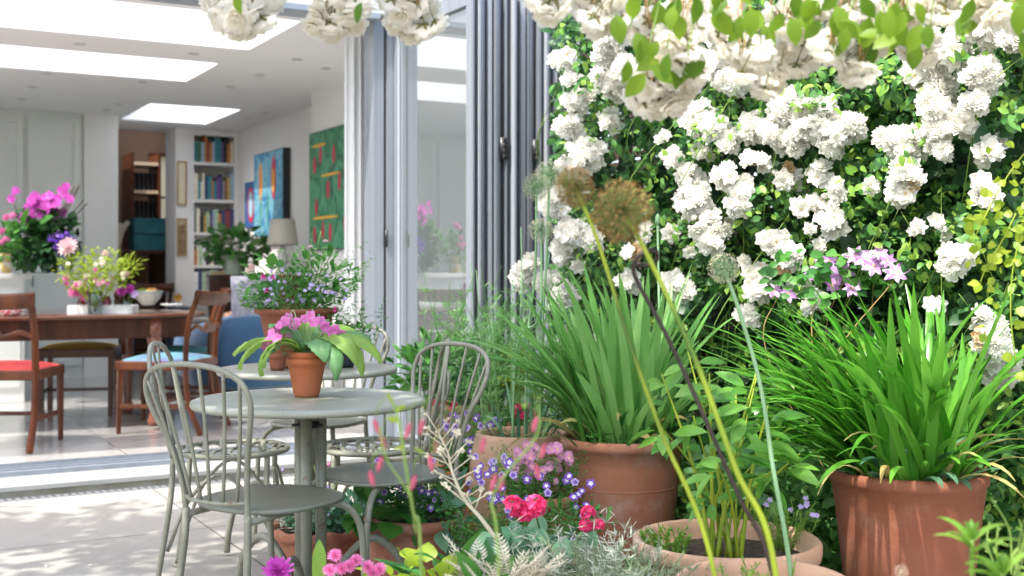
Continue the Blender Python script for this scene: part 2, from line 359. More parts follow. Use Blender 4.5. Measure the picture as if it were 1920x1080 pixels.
def gerhead(mb):
    for k in range(22):
        d = unit(np.array([rnd.gauss(0, 1), rnd.gauss(0, 1), abs(rnd.gauss(0, .8)) + .1])); a = MB(); ring(a, petal_t(1.0, 2, 3, 78, -8, .08, k, .1), 5, .36)
        ring(a, LFt, 3, .1, .04, 0)
        V = np.concatenate(a.v); q = Vector(d).to_track_quat('Z', 'Y').to_matrix(); V = V @ np.array(q).T + d * .62
        mb.add(V, [tuple(f) for g in a.f[4] for f in g])
    for k in range(10):
        d = unit(np.array([rnd.gauss(0, 1), rnd.gauss(0, 1), abs(rnd.gauss(0, .8)) + .1])) * .6; mb.tube([(0, 0, -.3), d * .6, d], .02, 4, mi=1)
    mb.tube([(0, 0, -.3), (.05, 0, -1.2), (.2, .1, -3.5)], .06, 5, mi=1)
GER = mk(gerhead, 'geranium_flower_head', [m_hot, m_stem]); GERP = mk(gerhead, 'geranium_flower_head', [m_pink, m_stem])
def strepto(mb):
    ring(mb, petal_t(1.15, 3, 4, 62, 30, .05, 0, -.1), 5, .8, .35)
    mb.tube(cr([(0, 0, .45), (0, .02, .1), (0, .1, -.5)], 3), [.30, .26, .22, .17, .14, .12, .11], 8, mi=0, cap=False)
    mb.tube([(0, .1, -.5), (0, .25, -1.2), (.1, .2, -2.2)], .04, 4, mi=1)
STR = mk(strepto, 'pink_blossom', [m_strp, m_stem])
def clemat(mb):
    V, Q = petal_t(.5, 4, 4, 82, 6, .05, 0, .15, .8)
    ring(mb, (V, Q), 7, 1, 0, 0, 0, .08); V2 = V.copy(); V2[:, 0] *= .35; V2[:, 2] += .03; ring(mb, (V2, Q), 7, .93, 0, 1, 0, .03); ring(mb, LFt, 12, .28, .08, 2)
CLE = mk(clemat, 'clematis_blossom', [M('pale_clematis', (.64, .40, .72), .5, tr=.3), M('clematis_bar', (.60, .25, .62), .5, tr=.3), m_yel])
def orchid(mb):
    ring(mb, petal_t(1.0, 3, 3, 84, 0, .04, 0, .1), 3, .9, 0, 0, 0, .05); ring(mb, petal_t(.6, 3, 3, 84, 0, .03, 0, .1), 3, 1, -.03, 0, .5, .05); ring(mb, petal_t(.5, 2, 2, 30, 40, .03, 0, .3), 3, .4, .05, 0)
ORC = mk(orchid, 'orchid_blossom', [m_mag])
def campan(mb): ring(mb, petal_t(.9, 2, 3, 60, 30, .03, 0, .1), 5, 1)
CAM = mk(campan, 'lilac_blossom', [m_lil])
def fuchs(mb):
    ring(mb, petal_t(.5, 3, 2, 120, -60, .03, 0, .1), 4, 1, .2, 0); ring(mb, petal_t(.9, 2, 2, 150, 15, .03, 0, .5), 4, .7, 0, 0, .5)
FUC = mk(fuchs, 'fuchsia_blossom', [M('fuchsia_petal', (.72, .05, .36), .5, tr=.3)])
def allium_head(mb, n=260, r=1, mi_s=0, mi_f=1, fs=.16):
    g = (1 + 5 ** .5) / 2; i = np.arange(n); zz = 1 - 2 * (i + .5) / n; ph = 2 * PI * i / g
    D = np.stack([np.sqrt(1 - zz*zz) * np.cos(ph), np.sqrt(1 - zz*zz) * np.sin(ph), zz], 1) + nr.normal(0, .05, (n, 3)); D = unit(D)
    rr = r * nr.uniform(.78, 1.02, n)
    sp = (np.array([(-.006, 0, 0), (.006, 0, 0), (.006, 1, 0), (-.006, 1, 0), (0, 0, -.006), (0, 0, .006), (0, 1, .006), (0, 1, -.006)]), [(0,1,2,3),(4,5,6,7)])
    A = np.tile(np.array([.3, .2, 1.]), (n, 1)); mb.scatter(sp, np.zeros((n, 3)), D, A, rr, mi_s)
    for k in range(5):
        t = unit(D * .5 + nr.normal(0, .6, (n, 3))); mb.scatter(LFn, D * rr[:, None], t, A, fs * r, mi_f)
    mb.lathe([(.0, -.09), (.08, -.05), (.1, 0), (.07, .06), (.0, .09)], 10, mi=mi_s)
m_alb = M('seed_head_brown', (.17, .09, .028), .7, (.40, .24, .07), island=True); m_alg = M('seed_head_green', (.22, .25, .07), .6)
m_alp = M('pale_seed_head', (.58, .50, .38), .7, (.50, .52, .32), island=True)
ALB = mk(lambda m: allium_head(m, 420, fs=.15), 'flower_head', [m_alg, m_alb]); ALP = mk(lambda m: allium_head(m, 300, fs=.13), 'flower_head', [m_stemb, m_alp])

def rdir(n, up=0.0, out=1.0):
    d = nr.normal(0, 1, (n, 3)) * np.array([out, out, .6]); d[:, 2] += up; return unit(d)
def bush(mb, c, r, n, tpl, sc, up=.35, hollow=.35, mi=0, jit=.3, facing=None, wd=None):
    d = unit(nr.normal(0, 1, (n, 3))); rr = (hollow + (1 - hollow) * nr.uniform(0, 1, n) ** .6)[:, None]
    pos = np.array(c) + d * rr * np.array(r); pos[:, 2] = np.maximum(pos[:, 2], c[2] - r[2] * .75)
    D = unit(d * np.array([1, 1, .7]) + nr.normal(0, jit * 1.6, (n, 3)) + np.array([0, 0, up])); Nn = np.array([0, 0, 1.]) + nr.normal(0, .45, (n, 3)) + d * .4
    if facing is not None: Nn += np.array(facing)
    mb.scatter(tpl, pos, D, Nn, sc * nr.uniform(.6, 1.25, n), mi, wd)
    return pos
def stems(mb, base, tips, r=.002, seg=5, mi=0, sag=.02, k=4):
    for t in tips:
        b = Vector(base) if not isinstance(base, list) else Vector(rnd.choice(base)); t = Vector(t); m = (b + t) / 2 + Vector((rnd.uniform(-1, 1), rnd.uniform(-1, 1), rnd.uniform(.2, 1))) * sag
        mb.tube(cr([b, m, t], k), r, seg, mi=mi)
def sprigs(mb, c, rxy, h, n, tpl, leaf, per=14, mi=0, lean=.5, stem=None, z0=0, up=.6):   # upright leafy shoots
    for i in range(n):
        a = rnd.uniform(0, 6.28); q = math.sqrt(rnd.random()); bx, by = c[0] + rxy * q * math.cos(a) * .8, c[1] + rxy * q * math.sin(a) * .8
        hh = h * rnd.uniform(.55, 1.1); tip = Vector((bx + lean * hh * q * math.cos(a) + rnd.gauss(0, .03 * hh / .2), by + lean * hh * q * math.sin(a) + rnd.gauss(0, .03 * hh / .2), c[2] + hh))
        b = Vector((bx, by, c[2] + z0)); mid = (b + tip) / 2 + Vector((rnd.gauss(0, .1 * hh), rnd.gauss(0, .1 * hh), .05 * hh)); pth = cr([b, mid, tip], 5)
        if stem is not None: mb.tube(pth, .0013, 4, mi=stem, cap=False)
        t = nr.uniform(.15, 1, per); idx = (t * (len(pth) - 1)).astype(int); pos = np.array([tuple(pth[j]) for j in idx])
        d = nr.normal(0, 1, (per, 3)); d[:, 2] = d[:, 2] * .4 + up; mb.scatter(tpl, pos, d, nr.normal(0, .5, (per, 3)) + np.array([0, 0, 1]), leaf * nr.uniform(.6, 1.2, per) * (1.15 - .5 * t), mi)
def potprof(R, r, h, rim=.018, rh=.05, wall=.016, bulge=0):
    P = [(r * .96, 0), (r, .006)]
    for i in range(1, 8):
        t = i / 8; P.append((r + (R - rim * .7 - r) * t + bulge * math.sin(PI * t), h * t * (1 - rh / h)))
    P += [(R - rim * .6, h - rh), (R - rim * .1, h - rh * .93), (R, h - rh * .6), (R, h - rh * .2), (R - .005, h - .003), (R - wall * .6, h), (R - wall * 1.3, h - .006), (R - wall * 1.8, h - .03), (R - wall * 2.2, h - .06)]
    return P
def make_pot(root, R, r, h, mat, rim=.014, rh=.04, soil=.03, bulge=0, wob=None, prof=None, seg=48, band=None):
    mb = MB(); mb.lathe(prof or potprof(R, r, h, rim, rh, bulge=bulge), seg, wob=wob)
    if band:
        for b in band: mb.lathe([(b[0] - .001, b[1] - .003), (b[0] + .0022, b[1] - .001), (b[0] + .0022, b[1] + .001), (b[0] - .001, b[1] + .003)], seg, wob=wob)
    p = part('pot', mb, mat, root)
    s = MB(); s.grid(lambda u, v: ((R - .02) * v * math.cos(2 * PI * u), (R - .02) * v * math.sin(2 * PI * u), h - soil + .006 * math.sin(9 * u) * v), 24, 5); part('soil', s, m_soil, root)
    return p
def bed(parent, name, mb, mats): return part(name, mb, mats, parent)
# ================================================================ SETTING
g = MB(); g.grid(lambda u, v: (-60 + 120 * u, -60 + 120 * v, -.03), 8, 8)
single('garden_ground', g, M('garden_soil', (.05, .07, .03), .95, (.09, .08, .05), ns=3), None, None, kind='structure')
def tile_mat(name, c1, c2, cm, w, h, rough, off=.0, coat=0, bumpy=.1):
    m = M(name, c1, rough, c2, ns=1.6, bump=bumpy, bs=30, coat=coat, mixpow=(.25, .8)); nt = m.node_tree; N = nt.nodes; L = nt.links; b = N['Principled BSDF']
    br = N.new('ShaderNodeTexBrick'); tc = N.new('ShaderNodeTexCoord'); mp = N.new('ShaderNodeMapping'); mp.inputs['Location'].default_value = (.22, .1, 0)
    L.new(tc.outputs['Object'], mp.inputs[0]); L.new(mp.outputs[0], br.inputs['Vector'])
    br.offset = off; br.inputs['Scale'].default_value = 1; br.inputs['Brick Width'].default_value = w; br.inputs['Row Height'].default_value = h
    br.inputs['Mortar Size'].default_value = .004; br.inputs['Mortar Smooth'].default_value = .2
    br.inputs['Color1'].default_value = (1, 1, 1, 1); br.inputs['Color2'].default_value = (.93, .93, .92, 1); br.inputs['Mortar'].default_value = (*cm, 1)
    mx = N.new('ShaderNodeMix'); mx.data_type = 'RGBA'; mx.blend_type = 'MULTIPLY'; mx.inputs[0].default_value = 1
    src = b.inputs['Base Color'].links[0].from_socket; L.new(src, mx.inputs[6]); L.new(br.outputs[0], mx.inputs[7]); L.new(mx.outputs[2], b.inputs['Base Color']); return m
m_patio = tile_mat('pale_stone_tiles', (.36, .345, .315), (.30, .285, .255), (.22, .21, .19), .9, .9, .6)
m_intile = tile_mat('polished_floor_tiles', (.46, .455, .44), (.42, .41, .395), (.5, .5, .49), .9, .6, .13, coat=.2, bumpy=.0)
g = MB(); g.bb((-6, -7, -.025), (2.75, .0, 0)); o = single('patio', g, m_patio, None, None, (HX, HY, 0), HA, kind='structure', smooth=False)
g = MB(); g.bb((-4, .58, -.02), (2.94, 9.5, .088)); single('interior_floor', g, m_intile, None, None, (HX, HY, 0), HA, kind='structure', smooth=False)

# ---- drain
dr = thing('drain_channel', 'slotted grey drain grating along the foot of the stone doorstep', 'drain', (HX, HY, 0), HA)
g = MB(); g.bb((-4, .0, -.02), (2.7, .07, -.012)); part('channel', g, m_black, dr, False)
g = MB(); g.bb((-4, .0, -.012), (2.7, .012, .003)); g.bb((-4, .058, -.012), (2.7, .07, .003))
for i in range(190): g.box((-3.98 + i * .035, .035, -.004), (.014, .046, .012), rz=.3)
part('grating', g, M('drain_grey', (.20, .21, .22), .5), dr, False)

# ---- house
hs = thing('house', 'white walled house extension with three roof lights and an open front', 'house', (HX, HY, 0), HA)
def hp(name, boxes, mat, parent=hs, bevel=0):
    g = MB()
    for a, b in boxes: g.bb(a, b)
    return part(name, g, mat, parent, False, bevel)
ZC = 2.5
m_step = M('weathered_step_stone', (.20, .19, .14), .85, (.32, .31, .26), ns=8, bump=.3)
hp('doorstep', [((-4, .072, -.02), (2.7, .36, .035))], m_step); hp('step_slab', [((-4, .062, .035), (2.7, .36, .055))], M('pale_step_stone', (.31, .32, .315), .6, (.26, .27, .265), ns=4))
hp('threshold', [((-4, .36, .03), (2.7, .58, .078)), ((-4, .40, .078), (2.7, .412, .086)), ((-4, .47, .078), (2.7, .482, .086)), ((-4, .535, .078), (2.7, .545, .092))], m_alu)
hp('track_groove', [((-4, .546, .0785), (2.7, .5795, .089))], m_black)
sl = [(-3.4, 1.685, .725, 1.744), (-3.4, 1.655, 2.34, 3.235), (1.685, 2.485, 4.57, 5.77)]
xs = sorted({-4, 3.2} | {a for s in sl for a in s[:2]}); ys = sorted({.30, 6.62} | {a for s in sl for a in s[2:]})
g = MB()
for i in range(len(xs) - 1):
    for j in range(len(ys) - 1):
        cx, cy = (xs[i] + xs[i+1]) / 2, (ys[j] + ys[j+1]) / 2
        if not any(s[0] < cx < s[1] and s[2] < cy < s[3] for s in sl): g.bb((xs[i], ys[j], ZC), (xs[i+1], ys[j+1], ZC + .30))
part('ceiling', g, m_ceil, hs, False)
m_frost = bpy.data.materials.new('frosted_glazing'); m_frost.use_nodes = True; N = m_frost.node_tree.nodes; L = m_frost.node_tree.links
t1 = N.new('ShaderNodeBsdfTranslucent'); t1.inputs[0].default_value = (.95, .97, .97, 1); t2 = N.new('ShaderNodeBsdfTransparent'); ms = N.new('ShaderNodeMixShader'); ms.inputs[0].default_value = .85
L.new(t1.outputs[0], ms.inputs[1]); L.new(t2.outputs[0], ms.inputs[2]); L.new(ms.outputs[0], N['Material Output'].inputs[0])
for k, s in enumerate(sl):
    f = hp('roof_light', [((s[0] - .05, s[2] - .05, ZC + .30), (s[1] + .05, s[2], ZC + .40)), ((s[0] - .05, s[3], ZC + .30), (s[1] + .05, s[3] + .05, ZC + .40)), ((s[0] - .05, s[2], ZC + .30), (s[0], s[3], ZC + .40)), ((s[1], s[2], ZC + .30), (s[1] + .05, s[3], ZC + .40))], m_white)
    q = MB(); q.bb((s[0], s[2], ZC + .36), (s[1], s[3], ZC + .365)); part('pane', q, m_frost, f, False)
for (x, y) in [(150, 82), (363, 100), (557, 111), (268, 153), (487, 140), (433, 162), (62, 162), (88, 137), (41, 185), (223, 195), (200, 206), (464, 221), (498, 211), (610, 128)]:
    D = (ZC - CH) * F / (510 - y); p = px(x, y, D) - Vector((HX, HY, 0)); u, w = p.dot(U), p.dot(Wv)
    g = MB(); g.lathe([(.026, ZC - .001), (.028, ZC - .004), (.036, ZC - .006), (.038, ZC - .004), (.038, ZC + .002)], 18, (u, w, 0)); part('downlight', g, M('downlight_ring', (.65, .65, .65), .3, metal=.6), hs)
wallb = [((2.70, .62, .088), (3.2, 3.35, ZC)), ((2.94, 3.35, .088), (3.2, 6.60, ZC))]
hp('wall', wallb, m_wall)
hp('wall', [((2.30, 6.2, .088), (2.43, 6.62, ZC))], m_wall)
hp('wall', [((1.31, 5.55, .088), (1.613, 6.62, ZC))], m_white)
hp('wall', [((-4.1, .3, 0), (-4, 9.5, ZC))], m_wall)
hp('lintel', [((-4, .30, 2.47), (2.0, .5, ZC)), ((-4, .22, 2.8), (3.2, .36, 2.95))], m_alul)
hp('facade_wall', [((2.16, .36, 0), (3.2, .5, ZC))], M('stock_brick', (.42, .36, .28), .9, (.3, .24, .18), ns=30))
hp('door_jamb', [((1.985, .36, .055), (2.045, .5, 2.47)), ((2.062, .345, .055), (2.12, .42, 2.47))], m_alu); hp('jamb_gap_strip', [((2.045, .37, .055), (2.062, .5, 2.47))], m_black)  # black strip paints in the dark gap beside the jamb
# back room
m_room = M('brown_room_wall', (.24, .17, .115), .8, (.19, .13, .085), ns=2)
wx0, wx1, wz0, wz1 = 2.60, 2.80, 1.62, 2.44
hp('back_room_wall', [((1.3, 8.6, 0), (wx0, 8.7, 3.2)), ((wx1, 8.6, 0), (2.94, 8.7, 3.2)), ((wx0, 8.6, 0), (wx1, 8.7, wz0)), ((wx0, 8.6, wz1), (wx1, 8.7, 3.2)), ((2.9, 6.63, 0), (3.0, 8.7, 3.2)), ((1.2, 6.63, 0), (1.3, 8.7, 3.2)), ((1.3, 6.625, 2.82), (2.9, 6.66, 3.2))], m_room)
hp('back_room_ceiling', [((1.2, 6.6, 3.2), (3.0, 7.0, 3.3)), ((1.2, 8.2, 3.2), (3.0, 8.7, 3.3)), ((1.2, 7.0, 3.2), (1.6, 8.2, 3.3)), ((2.7, 7.0, 3.2), (3.0, 8.2, 3.3))], m_ceil)  # middle left open: an unseen opening added to light the back room
f = hp('window', [((wx0 - .03, 8.57, wz0 - .03), (wx0, 8.62, wz1 + .03)), ((wx1, 8.57, wz0 - .03), (wx1 + .03, 8.62, wz1 + .03)), ((wx0, 8.57, wz0 - .03), (wx1, 8.62, wz0)), ((wx0, 8.57, wz1), (wx1, 8.62, wz1 + .03)), ((wx0, 8.58, 1.93), (wx1, 8.61, 1.955))], m_woodl)
g = MB(); g.bb((wx0, 8.64, wz0), (wx1, 8.645, wz1)); part('blind', g, M('pale_blind', (.9, .84, .7), .8, tr=.7), f, False)

# ---- folding doors stacked outwards
fd = thing('folding_door', 'grey aluminium folding glass doors stacked open beside the white roses', 'folding door', (HX, HY, 0), HA)
m_hinge = M('black_hinge', (.015, .015, .018), .4)
zt = 2.47
for k in range(7):
    u0 = 2.10 + k * .097; ya, yb = -.60 + rnd.uniform(-.012, .012), .34; th = .078
    g = MB()
    for (a, b) in ((ya, ya + .055), (yb - .03, yb)): g.bb((u0, a, .07), (u0 + th, b, zt), 0)
    g.bb((u0, ya + .055, .07), (u0 + th, yb - .03, .15)); g.bb((u0, ya + .055, zt - .08), (u0 + th, yb - .03, zt))
    g.bb((u0 + .006, ya + .055, .15), (u0 + .018, ya + .068, zt - .08), 1); g.bb((u0 + .006, yb - .045, .15), (u0 + .018, yb - .03, zt - .08), 1)
    # profile ribs on the near edge
    wd_ = (.012, .020, .008, .024, .014, .018, .012)[k]
    g.bb((u0 + .003, ya - .010, .08), (u0 + .003 + wd_, ya, zt - .01), k % 2); g.bb((u0 + .020, ya - .004, .08), (u0 + .026, ya, zt - .01), 2); g.bb((u0 + .036, ya - .014 - .01 * (k % 3), .08), (u0 + .05, ya, zt - .01), (k + 1) % 2); g.bb((u0 + .056, ya - .008, .08), (u0 + .064, ya, zt - .01), 1); g.bb((u0 + .030, ya - .005, .08), (u0 + .034, ya, zt - .01), 2)
    p = part('door_panel', g, [m_alu, m_alul, m_black], fd, False, .0015)
    g = MB(); g.bb((u0 + .020, ya + .055, .15), (u0 + .024, yb - .03, zt - .08)); part('glass', g, m_glass1 if k == 0 else m_glass, p, False)
    g = MB(); g.bb((u0 + th, ya + .002, .08), (u0 + th + .019, ya + .02, zt - .02), 0) if k % 2 else g.bb((u0 + th, yb - .03, .08), (u0 + th + .019, yb, zt - .02)); part('gasket', g, m_black, p, False)
    if k in (1, 3, 5):
        for z in (.45, 1.62):
            g = MB()
            for q in range(4): g.lathe([(.011, 0), (.012, .002), (.012, .022), (.011, .024)], 10, (u0 + th + .012, ya - .014, z + q * .028))
            g.bb((u0 + th - .012, ya - .02, z), (u0 + th + .036, ya - .013, z + .11)); part('hinge', g, m_hinge, p)
g = MB(); g.box((2.052, .337, 1.24), (.012, .010, .10)); part('latch', g, m_hinge, fd)

# ---- curtain
g = MB()
def cf(u, v):
    a = u * 34; return (1.985 + .18 * u, .76 + .05 * math.sin(a) + .02 * math.sin(a * .37 + 1) , 2.46 - 2.3 * v + .0 * u)
g.grid(cf, 90, 12)
m_cur = M('sheer_white_curtain', (.92, .93, .93), .85, (.87, .88, .89), ns=4, tr=.4, stretch=(3, 3, .4))
single('curtain', g, m_cur, 'sheer white curtain hanging in folds beside the grey folding doors', 'curtain', (HX, HY, 0), HA)

# ---- fence
fe = thing('fence', 'dark stained slatted timber fence almost hidden behind the white climbing roses', 'fence', H(2.95, .3), HA)
g = MB()
for i in range(19): g.bb((0, -7.5, .05 + i * .145), (.02, 0, .05 + i * .145 + .128 + .004 * math.sin(i * 7)))
part('slats', g, m_dark, fe, False)
for i in range(6): g = MB(); g.bb((-.0 + .022, -7.4 + i * 1.46, 0), (.11, -7.3 + i * 1.46, 2.85)); part('post', g, m_dark, fe, False)

# ---- kitchen cupboards, island, bookcase
cp = thing('kitchen_cupboard', 'tall pale grey built-in cupboards with panelled doors at the back of the kitchen', 'cupboard', H(0, 5.55), HA)
g = MB(); g.bb((-4, .02, .088), (1.305, .75, ZC - .002)); part('carcass', g, m_cup, cp, False)
for k, (a, b) in enumerate([(-.15, .30), (.34, .79), (.83, 1.275), (-.64, -.19), (-1.13, -.68)]):
    for (z0, z1) in ((.2, 1.12), (1.16, 2.44)):
        g = MB(); g.bb((a, -.0, z0), (b, .02, z1)); q = .055
        for (x0, x1, y0, y1) in ((a, a + q, z0, z1), (b - q, b, z0, z1), (a + q, b - q, z0, z0 + q), (a + q, b - q, z1 - q, z1)): g.bb((x0, -.014, y0), (x1, 0, y1))
        d = part('door', g, m_cup, cp, False, .002)
        g = MB(); g.tube(cr([(a + .035, -.014, z0 + .14 if z0 > 1 else z1 - .2), (a + .035, -.045, z0 + .16 if z0 > 1 else z1 - .18), (a + .035, -.045, z0 + .22 if z0 > 1 else z1 - .12), (a + .035, -.014, z0 + .24 if z0 > 1 else z1 - .1)], 4), .006, 6); part('handle', g, m_hinge, d)
isl = thing('kitchen_island', 'white kitchen island with a raised worktop behind the dining table', 'kitchen island', H(0, 3.55), HA)
g = MB(); g.bb((-3.2, 0, .088), (.55, .8, 1.0)); part('cabinet', g, m_white, isl, False, .004)
g = MB(); g.bb((-3.25, -.04, 1.0), (.60, .86, 1.04)); part('worktop', g, M('white_worktop', (.8, .8, .78), .25), isl, False, .004)
for a in (-.6, -.02):
    g = MB(); g.bb((a, -.012, .2), (a + .54, 0, .94)); part('panel', g, m_cup, isl, False, .002)
bc = thing('bookcase', 'white built-in bookcase with five shelves beside the paintings', 'bookcase', H(2.43, 6.2), HA)
g = MB(); g.bb((0, 0, .088), (.055, .33, ZC - .002)); g.bb((.47, 0, .088), (.508, .33, ZC - .002)); part('side_panel', g, m_white, bc, False)
g = MB(); g.bb((.055, .31, .088), (.47, .33, ZC - .002)); part('back_panel', g, m_white, bc, False)
shz = [.10, .42, .78, 1.12, 1.47, 1.80, 2.14]
shz = [.15, .52, .875, 1.13, 1.47, 1.83, 2.18]
shy = [575, 497, 436, 374, 304]
Yb = 12.1
shz = [CH - (y - 510) / F * Yb for y in (650, 595, 545, 497, 436, 374, 304)]
for z in shz: g = MB(); g.bb((.055, 0, z - .03), (.47, .31, z)); part('shelf', g, m_white, bc, False)
g = MB(); g.bb((.055, 0, ZC - .06), (.47, .02, ZC - .003)); part('header', g, m_white, bc, False)
pal = [('dark red', (.20, .03, .03)), ('orange', (.50, .18, .04)), ('cream', (.72, .66, .52)), ('navy blue', (.03, .05, .16)), ('pale blue', (.28, .40, .50)), ('dark green', (.04, .14, .08)), ('grey', (.25, .26, .28)), ('white', (.75, .75, .74)), ('black', (.02, .02, .025)), ('ochre yellow', (.42, .30, .08)), ('purple', (.14, .06, .22)), ('teal', (.03, .22, .25)), ('pale green', (.35, .5, .32))]
pm = {n: M('cover_' + n.replace(' ', '_'), c, .5, tuple(min(1, a * 1.3 + .02) for a in c), ns=20) for n, c in pal}
m_page = M('book_pages', (.75, .70, .58), .8)
ordn = ['first', 'second', 'third', 'fourth', 'fifth', 'sixth', 'seventh', 'eighth', 'ninth', 'tenth', 'eleventh', 'twelfth', 'thirteenth', 'fourteenth', 'fifteenth', 'sixteenth']
shn = {3: 'fourth shelf down', 4: 'third shelf down', 5: 'second shelf down', 6: 'top shelf', 2: 'fifth shelf down'}
for si in (2, 3, 4, 5, 6):
    u = .06; k = 0
    while u < .44 and k < 16:
        w = rnd.uniform(.018, .042); hh = rnd.uniform(.17, .27) if si != 3 else rnd.uniform(.15, .21); hh = min(hh, (shz[si+1] - shz[si] - .05) if si < 6 else .29); cn, _ = rnd.choice(pal)
        if si == 6 and k in (3, 4): cn = ('orange', 'dark red')[k - 3]
        b = thing('book', f'{cn} book, {ordn[k]} along the {shn[si]} of the white bookcase', 'book', H(2.43 + u + w / 2, 6.2 + .02, shz[si]), HA + rnd.uniform(-.02, .02), 'books standing on the white bookcase')
        g = MB(); g.bb((-w / 2, 0, 0), (w / 2, .003, hh)); g.bb((-w / 2, .003, 0), (-w / 2 + .002, .16, hh)); g.bb((w / 2 - .002, .003, 0), (w / 2, .16, hh)); g.bb((-w/2, -.001, hh * .72), (w/2, 0, hh * .76)); part('cover', g, pm[cn], b, False)
        g = MB(); g.bb((-w / 2 + .002, .003, .003), (w / 2 - .002, .155, hh - .004)); part('pages', g, m_page, b, False)
        u += w + rnd.uniform(0, .004); k += 1
# ================================================================ INTERIOR FURNITURE
IF = .09
def art_mat(name, cols, sc, dist=2, seed=0):
    m = M(name, cols[0], .6); nt = m.node_tree; N = nt.nodes; L = nt.links
    tc = N.new('ShaderNodeTexCoord'); mp = N.new('ShaderNodeMapping'); mp.inputs['Location'].default_value = (seed, seed * 2, seed); L.new(tc.outputs['Object'], mp.inputs[0])
    nz = N.new('ShaderNodeTexNoise'); nz.inputs['Scale'].default_value = sc; nz.inputs['Distortion'].default_value = dist; nz.inputs['Detail'].default_value = 3; L.new(mp.outputs[0], nz.inputs[0])
    cr_ = N.new('ShaderNodeValToRGB'); e = cr_.color_ramp.elements
    e[0].position = .3; e[0].color = (*cols[0], 1); e[1].position = .72; e[1].color = (*cols[-1], 1)
    for i, c in enumerate(cols[1:-1]): q = e.new(.3 + .42 * (i + 1) / (len(cols) - 1)); q.color = (*c, 1)
    L.new(nz.outputs[0], cr_.inputs[0]); L.new(cr_.outputs[0], N['Principled BSDF'].inputs['Base Color']); return m
def painting(label, u, w0, w1, z0, z1, th, mat, blobs=(), edge=None):
    # hangs on a wall facing -u; local x runs along the wall (towards the house back)
    t = thing('painting', label, 'painting', H(u, w0, z0), HA)
    g = MB(); g.bb((-th, 0, 0), (0, w1 - w0, z1 - z0)); part('frame', g, edge or m_black, t, False, .002)
    g = MB(); g.bb((-th - .003, .008, .008), (-th, w1 - w0 - .008, z1 - z0 - .008)); part('canvas', g, mat, t, False)
    for (cy, cz, ry, rz_, m, zz) in blobs:
        g = MB(); n = 14; V = [(-th - .0045 - zz, (cy) * (w1 - w0), cz * (z1 - z0))] + [(-th - .0045 - zz, cy * (w1 - w0) + ry * math.cos(2 * PI * k / n) * rnd.uniform(.85, 1.1), cz * (z1 - z0) + rz_ * math.sin(2 * PI * k / n) * rnd.uniform(.9, 1.08)) for k in range(n)]
        g.add(V, [(0, 1 + k, 1 + (k + 1) % n) for k in range(n)]); part('painted_shape', g, m, t, False)
    return t
mr = M('painted_red', (.55, .03, .08), .6); my = M('painted_yellow', (.75, .42, .05), .6); mo = M('painted_orange', (.75, .16, .03), .6); mlb = M('painted_pale_blue', (.35, .6, .75), .6); mgn = M('painted_green', (.05, .28, .14), .6)
def wz(x, y, u):
    X = (x - 960) / F; # ray X = X*Y ; u plane
    Y = (u + U.x * -HX * -1 * 0 + 0) 
    A = U.x * X + U.y; Bc = -(U.x * HX + U.y * HY); Y = (u - Bc) / A; p = px(x, y, Y) - Vector((HX, HY, 0)); return p.dot(Wv), p.z
a = wz(648, 470, 2.70); b = wz(587, 470, 2.70); c = wz(587, 252, 2.70); 
painting('large green canvas with red tulip shapes on the wall behind the lamp', 2.698, a[0] - .25, b[0], b[1], c[1], .03, art_mat('green_canvas', [(.03, .05, .05), (.04, .20, .09), (.10, .33, .18), (.03, .16, .08)], 3.2, 2.5, 3),
         [(x, z, .030, .075, mr, 0) for x, z in ((.42, .78), (.72, .80), (.55, .5), (.30, .55), (.82, .36), (.86, .13), (.50, .14), (.18, .2), (.66, .16), (.12, .72), (.86, .72))] + [(.5, .62, .22, .012, my, 0), (.75, .88, .16, .014, my, 0), (.62, .27, .3, .012, my, 0)])
a = wz(545, 445, 2.94); b = wz(490, 445, 2.94); c = wz(490, 292, 2.94)
painting('tall blue canvas of colourful flowers hung between the smaller blue print and the green canvas', 2.938, a[0], b[0], b[1], c[1], .07, art_mat('blue_canvas', [(.03, .10, .30), (.08, .35, .55), (.25, .5, .6), (.05, .2, .25)], 4, 3, 7),
         [(.75, .66, .05, .20, my, 0), (.76, .66, .028, .13, mo, .001), (.3, .68, .07, .20, mr, 0), (.31, .64, .035, .12, my, .001), (.5, .3, .02, .2, mgn, 0), (.75, .25, .02, .2, mgn, 0)])
a = wz(487, 428, 2.94); b = wz(463, 428, 2.94); c = wz(463, 343, 2.94)
painting('small blue print with a red and white oval next to the bookcase', 2.938, a[0], b[0], b[1], c[1], .02, M('deep_blue_print', (.04, .13, .35), .5), [(.5, .5, .11, .19, mr, 0), (.5, .5, .07, .14, mlb, .001)], M('blue_frame', (.04, .1, .28), .5))
